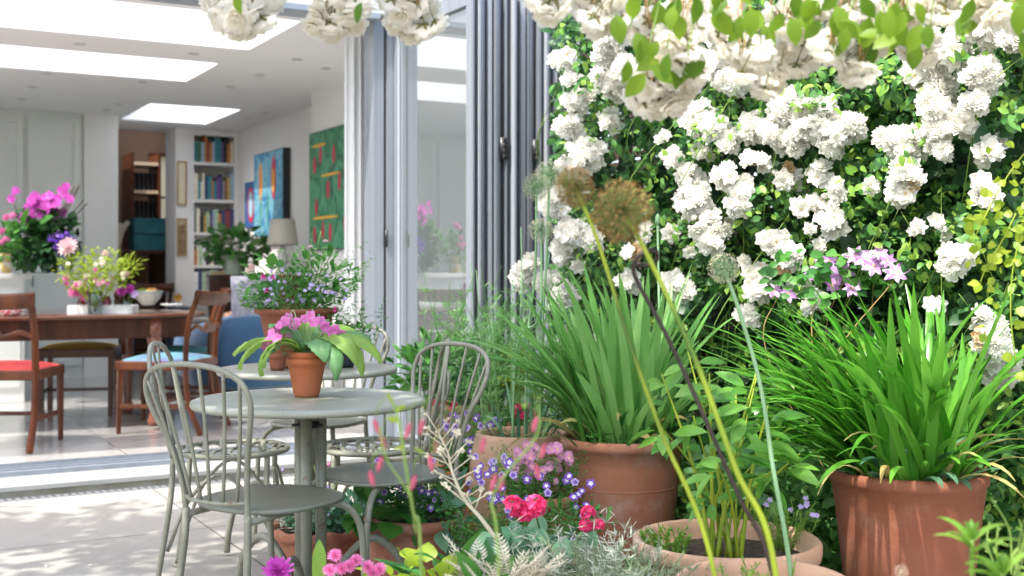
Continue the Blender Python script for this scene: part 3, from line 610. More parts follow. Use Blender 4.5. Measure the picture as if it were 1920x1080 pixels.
for k, (y0, y1, nm) in enumerate([(303, 385, 'upper narrow gilt framed mirror on the pier beside the bookcase'), (410, 480, 'lower narrow gilt framed picture on the pier beside the bookcase')]):
    w0 = 6.195; z1, z0 = CH - (y0 - 510) / F * 12.0, CH - (y1 - 510) / F * 12.0
    t = thing('framed_picture', nm, 'mirror' if k == 0 else 'picture', H(2.34, w0, z0), HA)
    g = MB(); h = z1 - z0
    for q in ((-.02, -.02, .0, .075, h), ): g.bb((-.03, -.02, 0), (-.018, 0, h)); g.bb((.055, -.02, 0), (.067, 0, h)); g.bb((-.018, -.02, 0), (.055, 0, .012)); g.bb((-.018, -.02, h - .012), (.055, 0, h))
    part('frame', g, M('gilt', (.5, .33, .13), .35, metal=.6), t, False); g = MB(); g.bb((-.018, -.008, .012), (.055, -.002, h - .012))
    part('mirror_glass' if k == 0 else 'print', g, M('pale_print', (.75, .68, .5), .3) if k == 0 else art_mat('sepia', [(.6, .5, .35), (.2, .12, .06), (.5, .4, .28)], 9, 1, 4), t, False)

# ---- sideboard, lamp, plants on it
sb = thing('sideboard', 'mahogany sideboard carrying the lamp and the leafy house plant', 'sideboard', H(2.47, 3.45, IF), HA)
g = MB(); g.bb((0, 0, .1), (.46, 2.15, .91)); part('carcass', g, m_wood, sb, False, .004)
g = MB(); g.bb((-.02, -.02, .91), (.46, 2.17, .935)); part('top', g, m_woodt, sb, False, .004)
for i in range(3):
    g = MB(); g.bb((-.012, .04 + i * .7, .14), (0, .70 + i * .7, .87)); d = part('door', g, m_wood, sb, False, .003)
    g = MB(); g.lathe([(.001, .03), (.014, .026), (.014, .015), (.006, 0)], 10, (0, 0, 0)); V = g.v[0][:, [2, 1, 0]] * [-1, 1, 1] + [-.012, .62 + i * .7, .5]; g.v = [V]; part('knob', g, M('brass', (.6, .4, .15), .3, metal=1), d)
for x in (.03, .43):
    for y in (.04, 2.1): g = MB(); g.bb((x - .025, y - .025, 0), (x + .025, y + .025, .1)); part('leg', g, m_wood, sb, False)
lp = px(530, 500, 9.9); zt_ = IF + .935
lm = thing('table_lamp', 'cream table lamp with a conical fabric shade on the sideboard', 'lamp', (lp.x, lp.y, zt_))
g = MB(); g.lathe([(.07, 0), (.075, .012), (.03, .03), (.022, .05), (.04, .10), (.045, .15), (.02, .21), (.016, .26), (.0, .27)], 20); part('base', g, M('pale_ceramic', (.6, .62, .55), .25), lm)
g = MB(); g.lathe([(.13, .25), (.1305, .252), (.098, .465), (.095, .465), (.127, .25)], 28); part('lamp_shade', g, M('linen_shade', (.66, .64, .55), .9, tr=.3), lm)
def leafy(name, label, cat, base, root_fn, mats, fns):
    t = thing(name, label, cat, base); root_fn(t); 
    for nm, fn, mt in fns: g = MB(); fn(g); part(nm, g, mt, t)
    return t
hpz = px(440, 500, 10.3)
def hpot(t): make_pot(t, .12, .08, .17, M('green_glaze_pot', (.35, .42, .32), .25), .01, .03)
leafy('house_plant', 'dark leafy house plant spreading across the sideboard in front of the bookcase', 'house plant', (hpz.x, hpz.y, zt_), hpot, None,
      [('foliage', lambda g: (bush(g, (-.02, 0, .24), (.30, .2, .16), 260, LFw, .085, .1, .2), stems(g, (0, 0, .14), [(rnd.uniform(-.2, .2), rnd.uniform(-.15, .15), rnd.uniform(.15, .32)) for _ in range(16)])), m_rleaf)])
for k, (x, y, lab, m, h) in enumerate([(425, 507, 'flat stack of ochre paper behind the plant on the sideboard', M('ochre_paper', (.6, .45, .2), .8), .035)]):
    p = px(x, y, 10.9); g = MB()
    for q in range(4): g.box((0, 0, .004 + q * .009), (.24, .17, .008), rz=rnd.uniform(-.1, .1))
    single('paper_stack', g, m, lab, 'papers', (p.x, p.y, zt_), HA, smooth=False)
p = px(470, 506, 9.7); t = thing('porcelain_figure', 'small pink and white porcelain figure beside the green pot on the sideboard', 'ornament', (p.x, p.y, zt_))
g = MB(); g.lathe([(.035, 0), (.04, .02), (.03, .05), (.036, .07), (.02, .095), (.014, .10)], 14); part('body', g, M('pink_glaze', (.7, .4, .36), .3, (.75, .7, .68), ns=20), t)
g = MB(); g.lathe([(.0, .095), (.018, .102), (.022, .12), (.015, .138), (0, .145)], 12); part('head', g, M('white_glaze', (.75, .7, .68), .3), t)

# ---- blue armchairs
m_velvet = M('blue_velvet', (.018, .075, .17), .8, (.035, .12, .24), ns=4, sheen=.5)
def armchair(lab, x, D, rz, m):
    p = px(x, 600, D); t = thing('armchair', lab, 'armchair', (p.x, p.y, IF), rz, 'blue velvet armchairs')
    g = MB(); g.lathe([(.36, .12), (.38, .16), (.38, .34), (.36, .37), (.0, .375)], 28, sy=.95); part('seat_base', g, m, t)
    g = MB(); g.lathe([(.0, .37), (.30, .375), (.33, .40), (.33, .44), (.30, .465), (0, .47)], 26, (0, -.02, 0)); part('seat_cushion', g, m, t)
    g = MB()
    def bf(u, v):
        a = PI * (-.12 + 1.24 * u); R = .40; hz = .52 + .14 * math.sin(PI * u) ** 2
        k = v * 2 * PI; rr = R + .055 * math.cos(k); z = .14 + (hz - .14) * (.5 + .5 * math.sin(k)); return (rr * math.cos(a), rr * math.sin(a) * .95, z)
    g.grid(bf, 28, 16); part('backrest', g, m, t)
    for a in (.6, 2.5, 3.9, 5.5): g = MB(); g.tube([(.28 * math.cos(a), .28 * math.sin(a), .13), (.32 * math.cos(a), .32 * math.sin(a), 0)], [.022, .012], 8); part('leg', g, m_wood, t)
armchair('blue velvet tub armchair nearest the back table', 466, 8.7, rad(200), m_velvet); armchair('blue velvet tub armchair partly behind the dining chair', 428, 9.6, rad(235), m_velvet)
p = px(478, 560, 8.75); g = MB()
g.grid(lambda u, v: ((u - .5) * .34, (v - .5) * .34 * .35 , (v) * .36 + .07 * math.sin(PI * u) * math.sin(PI * v)), 10, 10); g.grid(lambda u, v: ((u - .5) * .34, (v - .5) * .34 * .35 + .02, (v) * .36 - .07 * math.sin(PI * u) * math.sin(PI * v)), 10, 10)
single('cushion', g, M('speckled_cushion', (.36, .36, .40), .9, (.22, .22, .30), ns=30), 'pale speckled cushion propped on the blue armchair', 'cushion', (p.x, p.y, .66), .3)
p = px(448, 590, 9.0)
wb = thing('wicker_basket', 'low brown basket of red cloth in front of the sideboard', 'basket', (p.x - .1, p.y + .55, .60)); g = MB(); g.lathe([(.10, 0), (.14, .06), (.15, .10), (.145, .10), (.13, .05), (.09, .01)], 20); part('basket', g, M('wicker', (.35, .18, .09), .8, (.2, .1, .05), ns=60), wb)
g = MB(); bush(g, (0, 0, .10), (.11, .11, .05), 60, LFo, .07, .1, .1); part('cloth', g, M('red_cloth', (.4, .03, .04), .8, (.5, .3, .2), island=True), wb)
g = MB()
st = thing('side_stool', 'small wooden stool holding the wicker basket in front of the sideboard', 'stool', (p.x - .1, p.y + .55, IF)); g = MB(); g.lathe([(0, .48), (.17, .48), (.175, .495), (.17, .51), (0, .51)], 20); part('seat', g, m_woodl, st)
for a in (.8, 2.9, 5.0): g = MB(); g.tube([(.11 * math.cos(a), .11 * math.sin(a), .485), (.15 * math.cos(a), .15 * math.sin(a), 0)], .014, 8); part('leg', g, m_woodl, st)

# ---- dining chairs (facing +y locally)
def dining_chair(lab, loc, rz, wood, cush, group='wooden dining chairs'):
    t = thing('dining_chair', lab, 'dining chair', loc, rz, group); w = .235; hs_ = .435
    for s in (-1, 1):
        g = MB(); g.tube(cr([(s * w, -.30, 0), (s * w, -.225, .20), (s * w, -.21, .44), (s * w, -.23, .66), (s * (w + .002), -.30, .85)], 5), [.019] * 20 + [.022], 4, flat=1.15); part('back_post', g, wood, t, False, .004)
        g = MB(); g.tube([(s * (w - .01), .20, hs_), (s * (w - .01), .205, .2), (s * (w - .01), .21, 0)], [.024, .021, .016], 4); part('leg', g, wood, t, False, .003)
        g = MB(); g.box((s * (w - .005), -.005, .165), (.018, .42, .025)); part('stretcher', g, wood, t, False, .003)
    g = MB(); g.box((0, -.03, .18), (.44, .018, .022)); part('stretcher', g, wood, t, False, .003)
    g = MB(); g.box((0, 0, hs_ - .03), (.49, .45, .055)); part('seat_frame', g, wood, t, False, .008)
    g = MB(); g.grid(lambda u, v: ((u - .5) * .46, (v - .5) * .42, hs_ + .038 * (math.sin(PI * u) * math.sin(PI * v)) ** .45 - .004), 18, 18); part('seat_cushion', g, cush, t)
    g = MB()
    def tr_(u, v): x = (u - .5) * 2; k = v * 2 * PI; return (x * (w + .022), -.285 - .035 * (1 - x * x) + .012 * math.cos(k), .80 + .045 * math.sin(k) + .01 * x * x)
    g.grid(tr_, 16, 10); part('top_rail', g, wood, t)
    g = MB()
    def mr_(u, v): x = (u - .5) * 2; k = v * 2 * PI; th = .014 + .020 * (abs(x) < .33); return (x * w, -.235 - .03 * (1 - x * x) + .010 * math.cos(k), .625 + th * math.sin(k) + .012 * math.cos(9 * x) * (abs(x) > .3))
    g.grid(mr_, 24, 10); part('middle_rail', g, wood, t)
    return t
m_cr = M('red_seat_fabric', (.50, .03, .035), .8, (.62, .07, .06), ns=10); m_cy = M('mustard_seat_fabric', (.55, .38, .05), .8); m_cb = M('blue_violet_seat_fabric', (.10, .10, .26), .8, (.12, .34, .38), ns=5)
dining_chair('dark wooden dining chair with the red seat pad', (-2.80, 6.58, IF), rad(2), m_woodl, m_cr)
dining_chair('brown dining chair with a blue seat at the right end of the table', (-2.10, 7.25, IF), rad(83), m_woodl, m_cb)
dining_chair('brown dining chair with a teal seat behind the one with the blue seat', (-2.22, 7.95, IF), rad(100), m_woodl, M('teal_seat_fabric', (.06, .26, .28), .8))
ds = thing('upholstered_stool', 'dark wooden stool with a mustard yellow seat beyond the dining table', 'stool', px(150, 700, 8.1).xy.to_3d() + Vector((0, 0, IF)), rad(12))
g = MB(); g.box((0, 0, .42), (.50, .40, .06)); part('seat_frame', g, m_wood, ds, False, .006)
g = MB(); g.grid(lambda u, v: ((u - .5) * .48, (v - .5) * .38, .447 + .04 * (math.sin(PI * u) * math.sin(PI * v)) ** .45), 16, 14); part('seat_cushion', g, m_cy, ds)
for x in (-.22, .22):
    for y in (-.17, .17): g = MB(); g.box((x, y, .20), (.034, .034, .40)); part('leg', g, m_wood, ds, False, .003)
    g = MB(); g.box((x, 0, .16), (.018, .31, .022)); part('stretcher', g, m_wood, ds, False)
g = MB(); g.box((0, 0, .16), (.42, .018, .022)); part('stretcher', g, m_wood, ds, False)
# ---- dining table
dt = thing('dining_table', 'polished mahogany dining table laden with flowers, jars and a bowl', 'dining table', (-2.98, 7.50, IF), HA)
def rr(u, w, h, r, z): pass
g = MB(); n = 64; L1, L2, ex = 1.02, .53, 3.2
def se(k, s, z): t = 2 * PI * k / n; c, q = math.cos(t), math.sin(t); return (s * L1 * math.copysign(abs(c) ** (2 / ex), c), s * L2 * math.copysign(abs(q) ** (2 / ex), q), z)
rings = [(.0, .672), (.97, .672), (.992, .678), (1, .688), (.992, .698), (.97, .70), (0, .70)]
V = [se(k, s, z) for s, z in rings for k in range(n)]; g.add(V, [(i*n+k, i*n+(k+1) % n, (i+1)*n+(k+1) % n, (i+1)*n+k) for i in range(len(rings) - 1) for k in range(n)]); part('tabletop', g, m_woodt, dt)
g = MB(); g.box((0, -.42, .61), (1.66, .022, .12)); g.box((0, .42, .61), (1.66, .022, .12)); g.box((-.83, 0, .61), (.022, .86, .12)); g.box((.83, 0, .61), (.022, .86, .12)); part('apron', g, m_wood, dt, False, .003)
for x in (-.8, .62):
    for y in (-.40, .40): g = MB(); g.lathe([(.032, 0), (.042, .01), (.045, .035), (.032, .05), (.038, .06), (.026, .075), (.030, .2), (.040, .50), (.046, .54), (.038, .56), (.046, .57), (.046, .675)], 20, (x, y, 0)); part('leg', g, M('turned_mahogany', (.24, .075, .035), .25, coat=.4), dt)
TT = IF + .70
def on(x, y): p = pz(x, y, TT); return p
def vase_with(label, name, x, y, D, z, vr, vh, vm, fns, cat='flowers', wob=1):
    p = px(x, y, D); t = thing(name, label, cat, (p.x, p.y, z)); g = MB(); g.lathe([(vr * .8, 0), (vr * .85, .004), (vr, vh * .4), (vr * .8, vh * .8), (vr * .95, vh), (vr * .9, vh), (vr * .72, vh * .8), (vr * .9, vh * .4), (0, .008)], 20); part('vase', g, vm, t)
    for nm, fn, mt in fns: g = MB(); fn(g); part(nm, g, mt, t)
    return t
vb = vase_with('airy lime and blush bouquet in the glass vase on the dining table', 'flower_vase', 178, 570, 7.35, TT, .05, .14, m_vase,
   [('foliage', lambda g: (bush(g, (0, 0, .26), (.24, .18, .15), 700, LF, .032, .3, .1), bush(g, (.22, 0, .30), (.07, .07, .06), 90, LFt, .05, .5, .0)), m_lime), ('stems', lambda g: stems(g, (0, 0, .03), [(rnd.uniform(-.2, .25), rnd.uniform(-.12, .12), rnd.uniform(.2, .4)) for _ in range(20)]), m_stemy)])
for k in range(26):
    a = rnd.uniform(0, 6.28); q = rnd.uniform(.05, .2); put('blossom', rnd.choice([DAHL, ROSEC[0], DAHP, AST]), vb, (q * math.cos(a), -abs(q * math.sin(a)) , rnd.uniform(.16, .38)), (rnd.uniform(-.4, .4), -1, .5), rnd.uniform(.014, .026))
put('blossom', DAHL, vb, (-.155, -.03, .41), (0, -1, .6), .072); g = MB(); g.tube(cr([(-.155, -.03, .40), (-.15, 0, .25), (-.02, 0, .05)], 5), .006, 6); part('stem', g, m_stemy, vb)
oc = vase_with('tall arrangement of magenta orchids with dark foliage on the kitchen island', 'orchid_arrangement', 78, 505, 8.65, 1.04, .07, .2, m_vase,
   [('foliage', lambda g: (bush(g, (0, 0, .24), (.27, .18, .22), 420, LFw, .09, .2, .1), ), m_dleaf), ('leaves', lambda g: bush(g, (-.08, -.05, .24), (.28, .15, .2), 60, LF, .13, .5, .1), m_mid),
    ('twigs', lambda g: stems(g, (0, 0, .1), [(.22 + rnd.uniform(-.06, .1), rnd.uniform(-.1, .1), rnd.uniform(.4, .66)) for _ in range(9)] + [(-.2, 0, .5)], .004), m_dark)])
for k in range(42):
    a = rnd.gauss(0, .5); q = rnd.random(); x = -.12 + .30 * q + rnd.gauss(0, .03); z = .60 - .10 * math.cos(q * 5) * .3 - abs(rnd.gauss(0, .07)) ; put('blossom', ORC, oc, (x + .02, rnd.uniform(-.12, 0), z - .06), (rnd.uniform(-.5, .5), -1, rnd.uniform(-.2, .4)), rnd.uniform(.038, .052))
for (x, z) in ((.16, .60), (.20, .63), (.19, .57), (-.17, .60), (-.2, .54)): put('blossom', ORC, oc, (x, -.05, z), (.1, -1, 0), .04)
for (x, y, lb) in ((128, 372, ''),): pass
t = vase_with('pink lily and yellow blooms in a jug at the edge of the island', 'flower_jug', 8, 505, 8.3, 1.04, .05, .14, M('patterned_jug', (.7, .68, .6), .3, (.6, .4, .05), ns=25), [('foliage', lambda g: bush(g, (0, 0, .22), (.12, .1, .14), 90, LF, .07, .4, .1), m_mid)])
for k in range(7): put('blossom', rnd.choice([GERP, DAHP]), t, (rnd.uniform(-.06, .1), -.07, .2 + rnd.uniform(.0, .2)), (0, -1, .2), .03)
t = vase_with('clear glass jars of cut stems beside the orchids on the island', 'glass_jar', 118, 505, 8.45, 1.04, .04, .15, m_vase, [('stems', lambda g: (stems(g, (0, 0, .02), [(rnd.uniform(-.08, .08), 0, rnd.uniform(.2, .3)) for _ in range(8)]), bush(g, (.0, 0, .22), (.09, .06, .07), 60, LF, .05)), m_vio)], 'jar')
# tray, jars, mill, bowl, plate, teapot
p = on(188, 588); tr_ = thing('serving_tray', 'white wooden tray with scalloped edge on the dining table', 'tray', (p.x, p.y + .06, TT), rad(8))
g = MB(); g.bb((-.19, -.11, 0), (.19, .11, .008)); part('tray_base', g, m_white, tr_, False)
for (a, b) in (((-.19, -.115, 0), (.19, -.105, .05)), ((-.19, .105, 0), (.19, .115, .05)), ((-.195, -.115, 0), (-.185, .115, .05)), ((.185, -.115, 0), (.195, .115, .05))): g = MB(); g.bb(a, b); part('tray_side', g, m_white, tr_, False, .002)
g = MB()
for k in range(26): g.lathe([(0, -.006), (.007, 0), (0, .008)], 8, (-.185 + k * .0148, -.11, .052))
part('scalloped_edge', g, m_white, tr_)
def jar(lab, dx, dy, r, h, m, cat='jar', flowers=None):
    t = thing('glass_jar', lab, cat, (p.x + dx, p.y + .06 + dy, TT + .009)); g = MB(); g.lathe([(r * .9, 0), (r, .01), (r, h * .7), (r * .75, h * .85), (r * .8, h), (r * .7, h), (r * .65, h * .85), (r * .9, h * .65), (0, .006)], 18); part('jar_body', g, m, t)
    if flowers:
        for (x, z, me, s) in flowers: put('blossom', me, t, (x, -.02, z), (rnd.uniform(-.3, .3), -1, .5), s); g = MB(); g.tube(cr([(x, -.01, z), (x * .5, 0, z * .5), (0, 0, .02)], 3), .003, 5); part('stem', g, m_stem, t)
    return t
jar('ruby glass jar under the pink dahlias on the white tray', -.13, -.02, .032, .085, m_red, flowers=[(-.03, .13, DAHP, .055), (.03, .11, DAHP, .05), (.0, .16, DAHP, .04)])
jar('plain ruby glass jar in the middle of the white tray', .02, -.02, .036, .10, m_red); jar('amber honey jar between the ruby jars on the white tray', -.05, .03, .034, .07, M('amber', (.7, .25, .02), .15, spec=.8))
jar('small clear jar of purple blooms at the tray end', .15, -.03, .028, .07, m_vase, flowers=[(-.02, .13, DAH, .038), (.03, .14, DAH, .035), (.06, .11, CAM, .03)])
t = thing('pepper_mill', 'dark turned wooden pepper mill standing on the tray', 'pepper mill', (p.x + .085, p.y + .06, TT + .009)); g = MB(); g.lathe([(.024, 0), (.026, .01), (.016, .04), (.020, .07), (.014, .085)], 16); part('body', g, m_wood, t); g = MB(); g.lathe([(.014, .085), (.022, .095), (.020, .12), (.008, .135), (.0, .14)], 16); part('head', g, m_wood, t)
q = on(278, 572); t = thing('fruit_bowl', 'cream patterned pottery bowl of fruit on the dining table', 'bowl', (q.x, q.y, TT)); g = MB(); g.lathe([(.05, 0), (.055, .012), (.06, .015), (.095, .055), (.112, .105), (.116, .112), (.108, .112), (.09, .06), (.04, .022), (0, .02)], 32); part('bowl', g, M('patterned_cream_pottery', (.75, .70, .60), .3, (.55, .42, .34), ns=22, mixpow=(.6, .66)), t)
g = MB(); g.lathe([(.1165, .098), (.118, .103), (.1175, .108)], 32); part('rim_band', g, M('teal_band', (.18, .34, .34), .4), t)
for k, (x, y, m) in enumerate([(-.04, -.02, m_lime), (.04, .01, M('apricot', (.7, .35, .12), .5)), (0, .04, my)]): g = MB(); g.lathe([(0, -.035), (.025, -.025), (.036, 0), (.026, .026), (.006, .033), (0, .03)], 14, (x, y, .10)); part('fruit', g, m, t)
q = on(322, 574); g = MB(); g.lathe([(.04, 0), (.05, .003), (.085, .014), (.083, .017), (.05, .006), (0, .005)], 28); single('plate', g, m_white, 'shallow white plate beside the patterned bowl', 'plate', (q.x, q.y, TT))
q = px(18, 556, 7.0); t = thing('teapot', 'red and white gingham teapot at the near end of the dining table', 'teapot', (q.x, q.y, TT)); g = MB(); g.lathe([(.05, 0), (.075, .03), (.078, .06), (.05, .095), (.02, .1)], 24); part('body', g, M('gingham', (.80, .75, .72), .4, (.6, .12, .12), ns=60, mixpow=(.48, .52)), t)
g = MB(); g.lathe([(.045, .098), (.03, .108), (.008, .112), (.010, .122), (0, .128)], 18); part('lid', g, m_white, t); g = MB(); g.tube(cr([(.07, 0, .04), (.11, 0, .06), (.13, 0, .10)], 4), [.016, .014, .012, .011, .010, .009, .008, .008, .008], 8); part('spout', g, m_white, t)
g = MB(); g.tube(cr([(-.07, 0, .03), (-.12, 0, .04), (-.12, 0, .08), (-.07, 0, .085)], 5), .007, 8); part('handle', g, m_white, t)
q = px(6, 470, 8.1); g = MB(); g.lathe([(.035, 0), (.04, .01), (.012, .03), (.011, .05), (.012, .05), (.012, .36), (.002, .365), (0, .38)], 14); single('candle', g, m_white, 'tall white candle at the front of the kitchen island', 'candle', (q.x, 8.0, 1.04))
# ---- back room contents
br_ = thing('open_shelving', 'dark wooden shelving with pale shelf edges in the brown back room', 'shelves', H(2.22, 7.9), HA)
g = MB(); g.bb((0, 0, 0), (.03, .5, 2.4)); g.bb((.30, 0, 0), (.33, .5, 2.4)); part('upright', g, m_wood, br_, False)
for z in (1.3, 1.62, 1.94, 2.26): g = MB(); g.bb((.03, 0, z), (.30, .5, z + .035)); part('shelf', g, M('pale_shelf', (.6, .5, .36), .6), br_, False)
for i, z in enumerate((1.34, 1.66, 1.98)):
    g = MB()
    for q in range(5): g.box((.06 + q * .05, .2, z + .10), (.035, .2, .2), ry=.0)
    single('box_file', g, m_black, 'row of dark box files on the %s shelf of the back room' % ordn[i], 'files', H(2.22, 7.9), HA, smooth=False)
wk = thing('writing_desk', 'dark wooden desk below the teal crates in the back room', 'desk', H(1.66, 6.8, IF), HA); g = MB(); g.bb((0, 0, 1.15), (.75, .55, 1.19)); g.bb((.06, .03, .80), (.69, .5, .83)); part('desk_top', g, m_wood, wk, False, .003)
for x in (.02, .69): g = MB(); g.bb((x, .02, 0), (x + .04, .53, 1.15)); part('side_panel', g, m_wood, wk, False)
m_teal = M('teal_plastic', (.01, .13, .17), .5, (.02, .2, .24), ns=8)
for k in range(2):
    t = thing('storage_crate', ('lower', 'upper')[k] + ' teal storage crate stacked on the desk in the back room', 'crate', H(2.03 + .01 * k, 6.86, IF + 1.19 + k * .175), HA); 
    for (a, b) in (((0, 0, 0), (.36, .3, .012)), ((0, 0, .012), (.36, .012, .16)), ((0, .288, .012), (.36, .3, .16)), ((0, .012, .012), (.012, .288, .16)), ((.348, .012, .012), (.36, .288, .16))): g = MB(); g.bb(a, b); part('crate_panel', g, m_teal, t, False)
    g = MB(); [g.bb((-.008, -.008, z), (.368, .308, z + .014)) for z in (.05, .1, .148)]; part('rib', g, m_teal, t, False)
q = H(1.90, 7.0, IF + 1.19); g = MB(); g.box((0, 0, .14), (.09, .06, .28), ry=.25); g.box((.07, 0, .25), (.05, .05, .12), ry=.5); single('rolled_papers', g, M('cream_roll', (.66, .58, .44), .8), 'cream rolled papers leaning beside the teal crates', 'papers', q, HA, bevel=.01)
dining_chair('dark wooden armless chair in front of the desk in the back room', H(1.95, 6.30, IF), HA + rad(10), m_wood, m_black)
q = H(2.28, 5.95, IF); t = thing('floor_vase', 'dark blue floor vase with one yellow bloom by the pier', 'vase', q); g = MB(); g.lathe([(.08, 0), (.12, .12), (.13, .35), (.10, .56), (.11, .62), (.09, .62), (.08, .55), (.0, .1)], 20); part('vase', g, M('dark_blue_glaze', (.03, .045, .08), .4), t); put('blossom', mk(lambda m: ring(m, petal_t(.5, 3, 2, 60, -20), 9, 1), 'blossom', [my]), t, (0, -.02, .70), (0, -1, .2), .06)
g = MB(); g.tube([(0, 0, .5), (0, -.02, .7)], .005, 6); part('stem', g, m_stem, t)
# ================================================================ BISTRO FURNITURE
def hoop_chair(label, loc, rz, group='bistro chairs with solid seats'):       # faces +y
    t = thing('bistro_chair', label, 'chair', loc, rz, group); m = m_sage; r = .0074
    g = MB(); n = 44; rings = [(.0, .447), (.90, .447), (.99, .450), (1.0, .456), (.985, .461), (.93, .4605), (.6, .457), (0, .455)]
    def sp(k, s, z): q = 2 * PI * k / n; c, q2 = math.cos(q), math.sin(q); e = 2.5; return (s * .174 * math.copysign(abs(c) ** (2 / e), c), s * .178 * math.copysign(abs(q2) ** (2 / e), q2), z)
    g.add([sp(k, s, z) for s, z in rings for k in range(n)], [(i*n+k, i*n+(k+1) % n, (i+1)*n+(k+1) % n, (i+1)*n+k) for i in range(len(rings) - 1) for k in range(n)]); part('seat', g, m_sagetop_dark, t)
    hl_ = [(.107, -.195, .44), (.112, -.203, .52), (.134, -.222, .62), (.164, -.245, .69), (.177, -.260, .745), (.158, -.274, .792), (.10, -.284, .818)]; hp_ = [(-a, b, c) for a, b, c in hl_] + [(0, -.288, .827)] + hl_[::-1]
    hpp = cr(hp_, 6); g = MB(); g.tube(hpp, r, 8); part('back_hoop', g, m, t)
    rail = cr([(-.109, -.198, .488), (-.06, -.220, .484), (0, -.227, .483), (.06, -.220, .484), (.109, -.198, .488)], 6); g = MB(); g.tube(rail, .006, 8); part('lower_rail', g, m, t)
    top = [p for p in hpp if p.z > .775]
    for k in range(6):
        f = (k + .8) / 6.6; a = rail[int(f * (len(rail) - 1))]; b = top[int((.5 + (f - .5) * 1.16) * (len(top) - 1))]; g = MB(); g.tube(cr([a, (a + b) / 2 + Vector((0, .006, 0)), b], 4), .0048, 6); part('spindle', g, m, t)
    for s in (-1, 1):
        g = MB(); g.tube(cr([(s * .107, -.195, .455), (s * .110, -.20, .36), (s * .125, -.222, .18), (s * .145, -.255, 0)], 6), .0096, 8); g.lathe([(.013, 0), (.014, .004), (.012, .014)], 10, (s * .145, -.255, 0)); part('leg', g, m, t)
        g = MB(); g.tube(cr([(s * .10, .06, .443), (s * .14, .13, .43), (s * .163, .165, .37), (s * .168, .175, .25), (s * .172, .19, 0)], 6), .0096, 8); g.lathe([(.013, 0), (.014, .004), (.012, .014)], 10, (s * .172, .19, 0)); part('leg', g, m, t)
        g = MB(); g.tube([(s * .107, -.196, .438), (s * .108, -.10, .440), (s * .10, 0, .442)], .009, 8); part('side_bar', g, m, t)
    return t
m_sagetop_dark = M('sage_seat_paint', (.215, .22, .17), .36, (.17, .175, .14), ns=6, bump=.05, bs=70, coat=.15)
def woven_chair(label, loc, rz, group='bistro chairs with woven strip seats'):
    t = thing('woven_bistro_chair', label, 'chair', loc, rz, group); m = m_sage
    g = MB(); c = [(.19 * math.cos(2*PI*k/40), .185 * math.sin(2*PI*k/40), .445) for k in range(40)]; g.tube(c, .009, 8, True); part('seat_rim', g, m, t)
    g = MB()
    for ax in (0, 1):
        for i in range(7):
            o = -.15 + i * .05; hl = math.sqrt(max(.001, .186 ** 2 - o * o)); n = 28; V = []
            for k in range(n + 1):
                s = -hl + 2 * hl * k / n; z = .449 + .006 * math.sin((s / .05) * PI + (i + ax) * PI) - .012 * (1 - (s * s + o * o) / .034); wv_ = o + .008 * math.sin(s * 26 + i * 1.5)
                for e in (-.0085, .0085):
                    q = (s, wv_ + e) if ax == 0 else (wv_ + e, s); V.append((q[0], q[1], z))
            g.add(V, [(2*k, 2*k+1, 2*k+3, 2*k+2) for k in range(n)])
    o = part('woven_seat', g, m, t); md = o.modifiers.new('solid', 'SOLIDIFY'); md.thickness = .002
    g = MB(); hp_ = cr([(-.16, -.17, .44), (-.172, -.20, .56), (-.195, -.225, .67), (-.18, -.24, .745), (-.10, -.255, .795), (0, -.26, .808), (.10, -.255, .795), (.18, -.24, .745), (.195, -.225, .67), (.172, -.20, .56), (.16, -.17, .44)], 6); g.tube(hp_, .0085, 8); part('back_hoop', g, m, t)
    for s in (-1, 1):
        g = MB(); pts = []
        for k in range(30): a = -PI / 2 + k * .26; R_ = .062 * (1 - k / 42); pts.append((s * (.085 + R_ * math.cos(a) * -1), -.235 - .02 * math.sin(k / 9), .65 + R_ * 1.3 * math.sin(a)))
        g.tube([(s * .02, -.20, .46), (s * .06, -.21, .52)] + pts, .005, 6); part('back_scroll', g, m, t)
        g = MB(); g.tube(cr([(s * .03, -.19, .46), (s * .012, -.235, .66), (s * .05, -.258, .80)], 6), .005, 6); part('spindle', g, m, t)
        for (x, y, fx, fy) in ((.16, -.17, .20, -.22), (.13, .13, .17, .20)):
            g = MB(); g.tube(cr([(s * x, y, .44), (s * (x + .012), y * 1.04, .30), (s * fx, fy, 0)], 6), .0095, 8); g.lathe([(.013, 0), (.014, .004), (.011, .012)], 10, (s * fx, fy, 0)); part('leg', g, m, t)
        g = MB(); g.tube(cr([(s * .175, -.185, .14), (s * .16, -.12, .30), (s * .155, -.02, .385), (s * .15, .08, .30), (s * .155, .17, .14)], 6), .006, 6); part('arch_brace', g, m, t)
    g = MB(); g.tube(cr([(-.16, .19, .14), (-.10, .155, .32), (0, .14, .40), (.10, .155, .32), (.16, .19, .14)], 6), .006, 6); part('arch_brace', g, m, t)
    return t
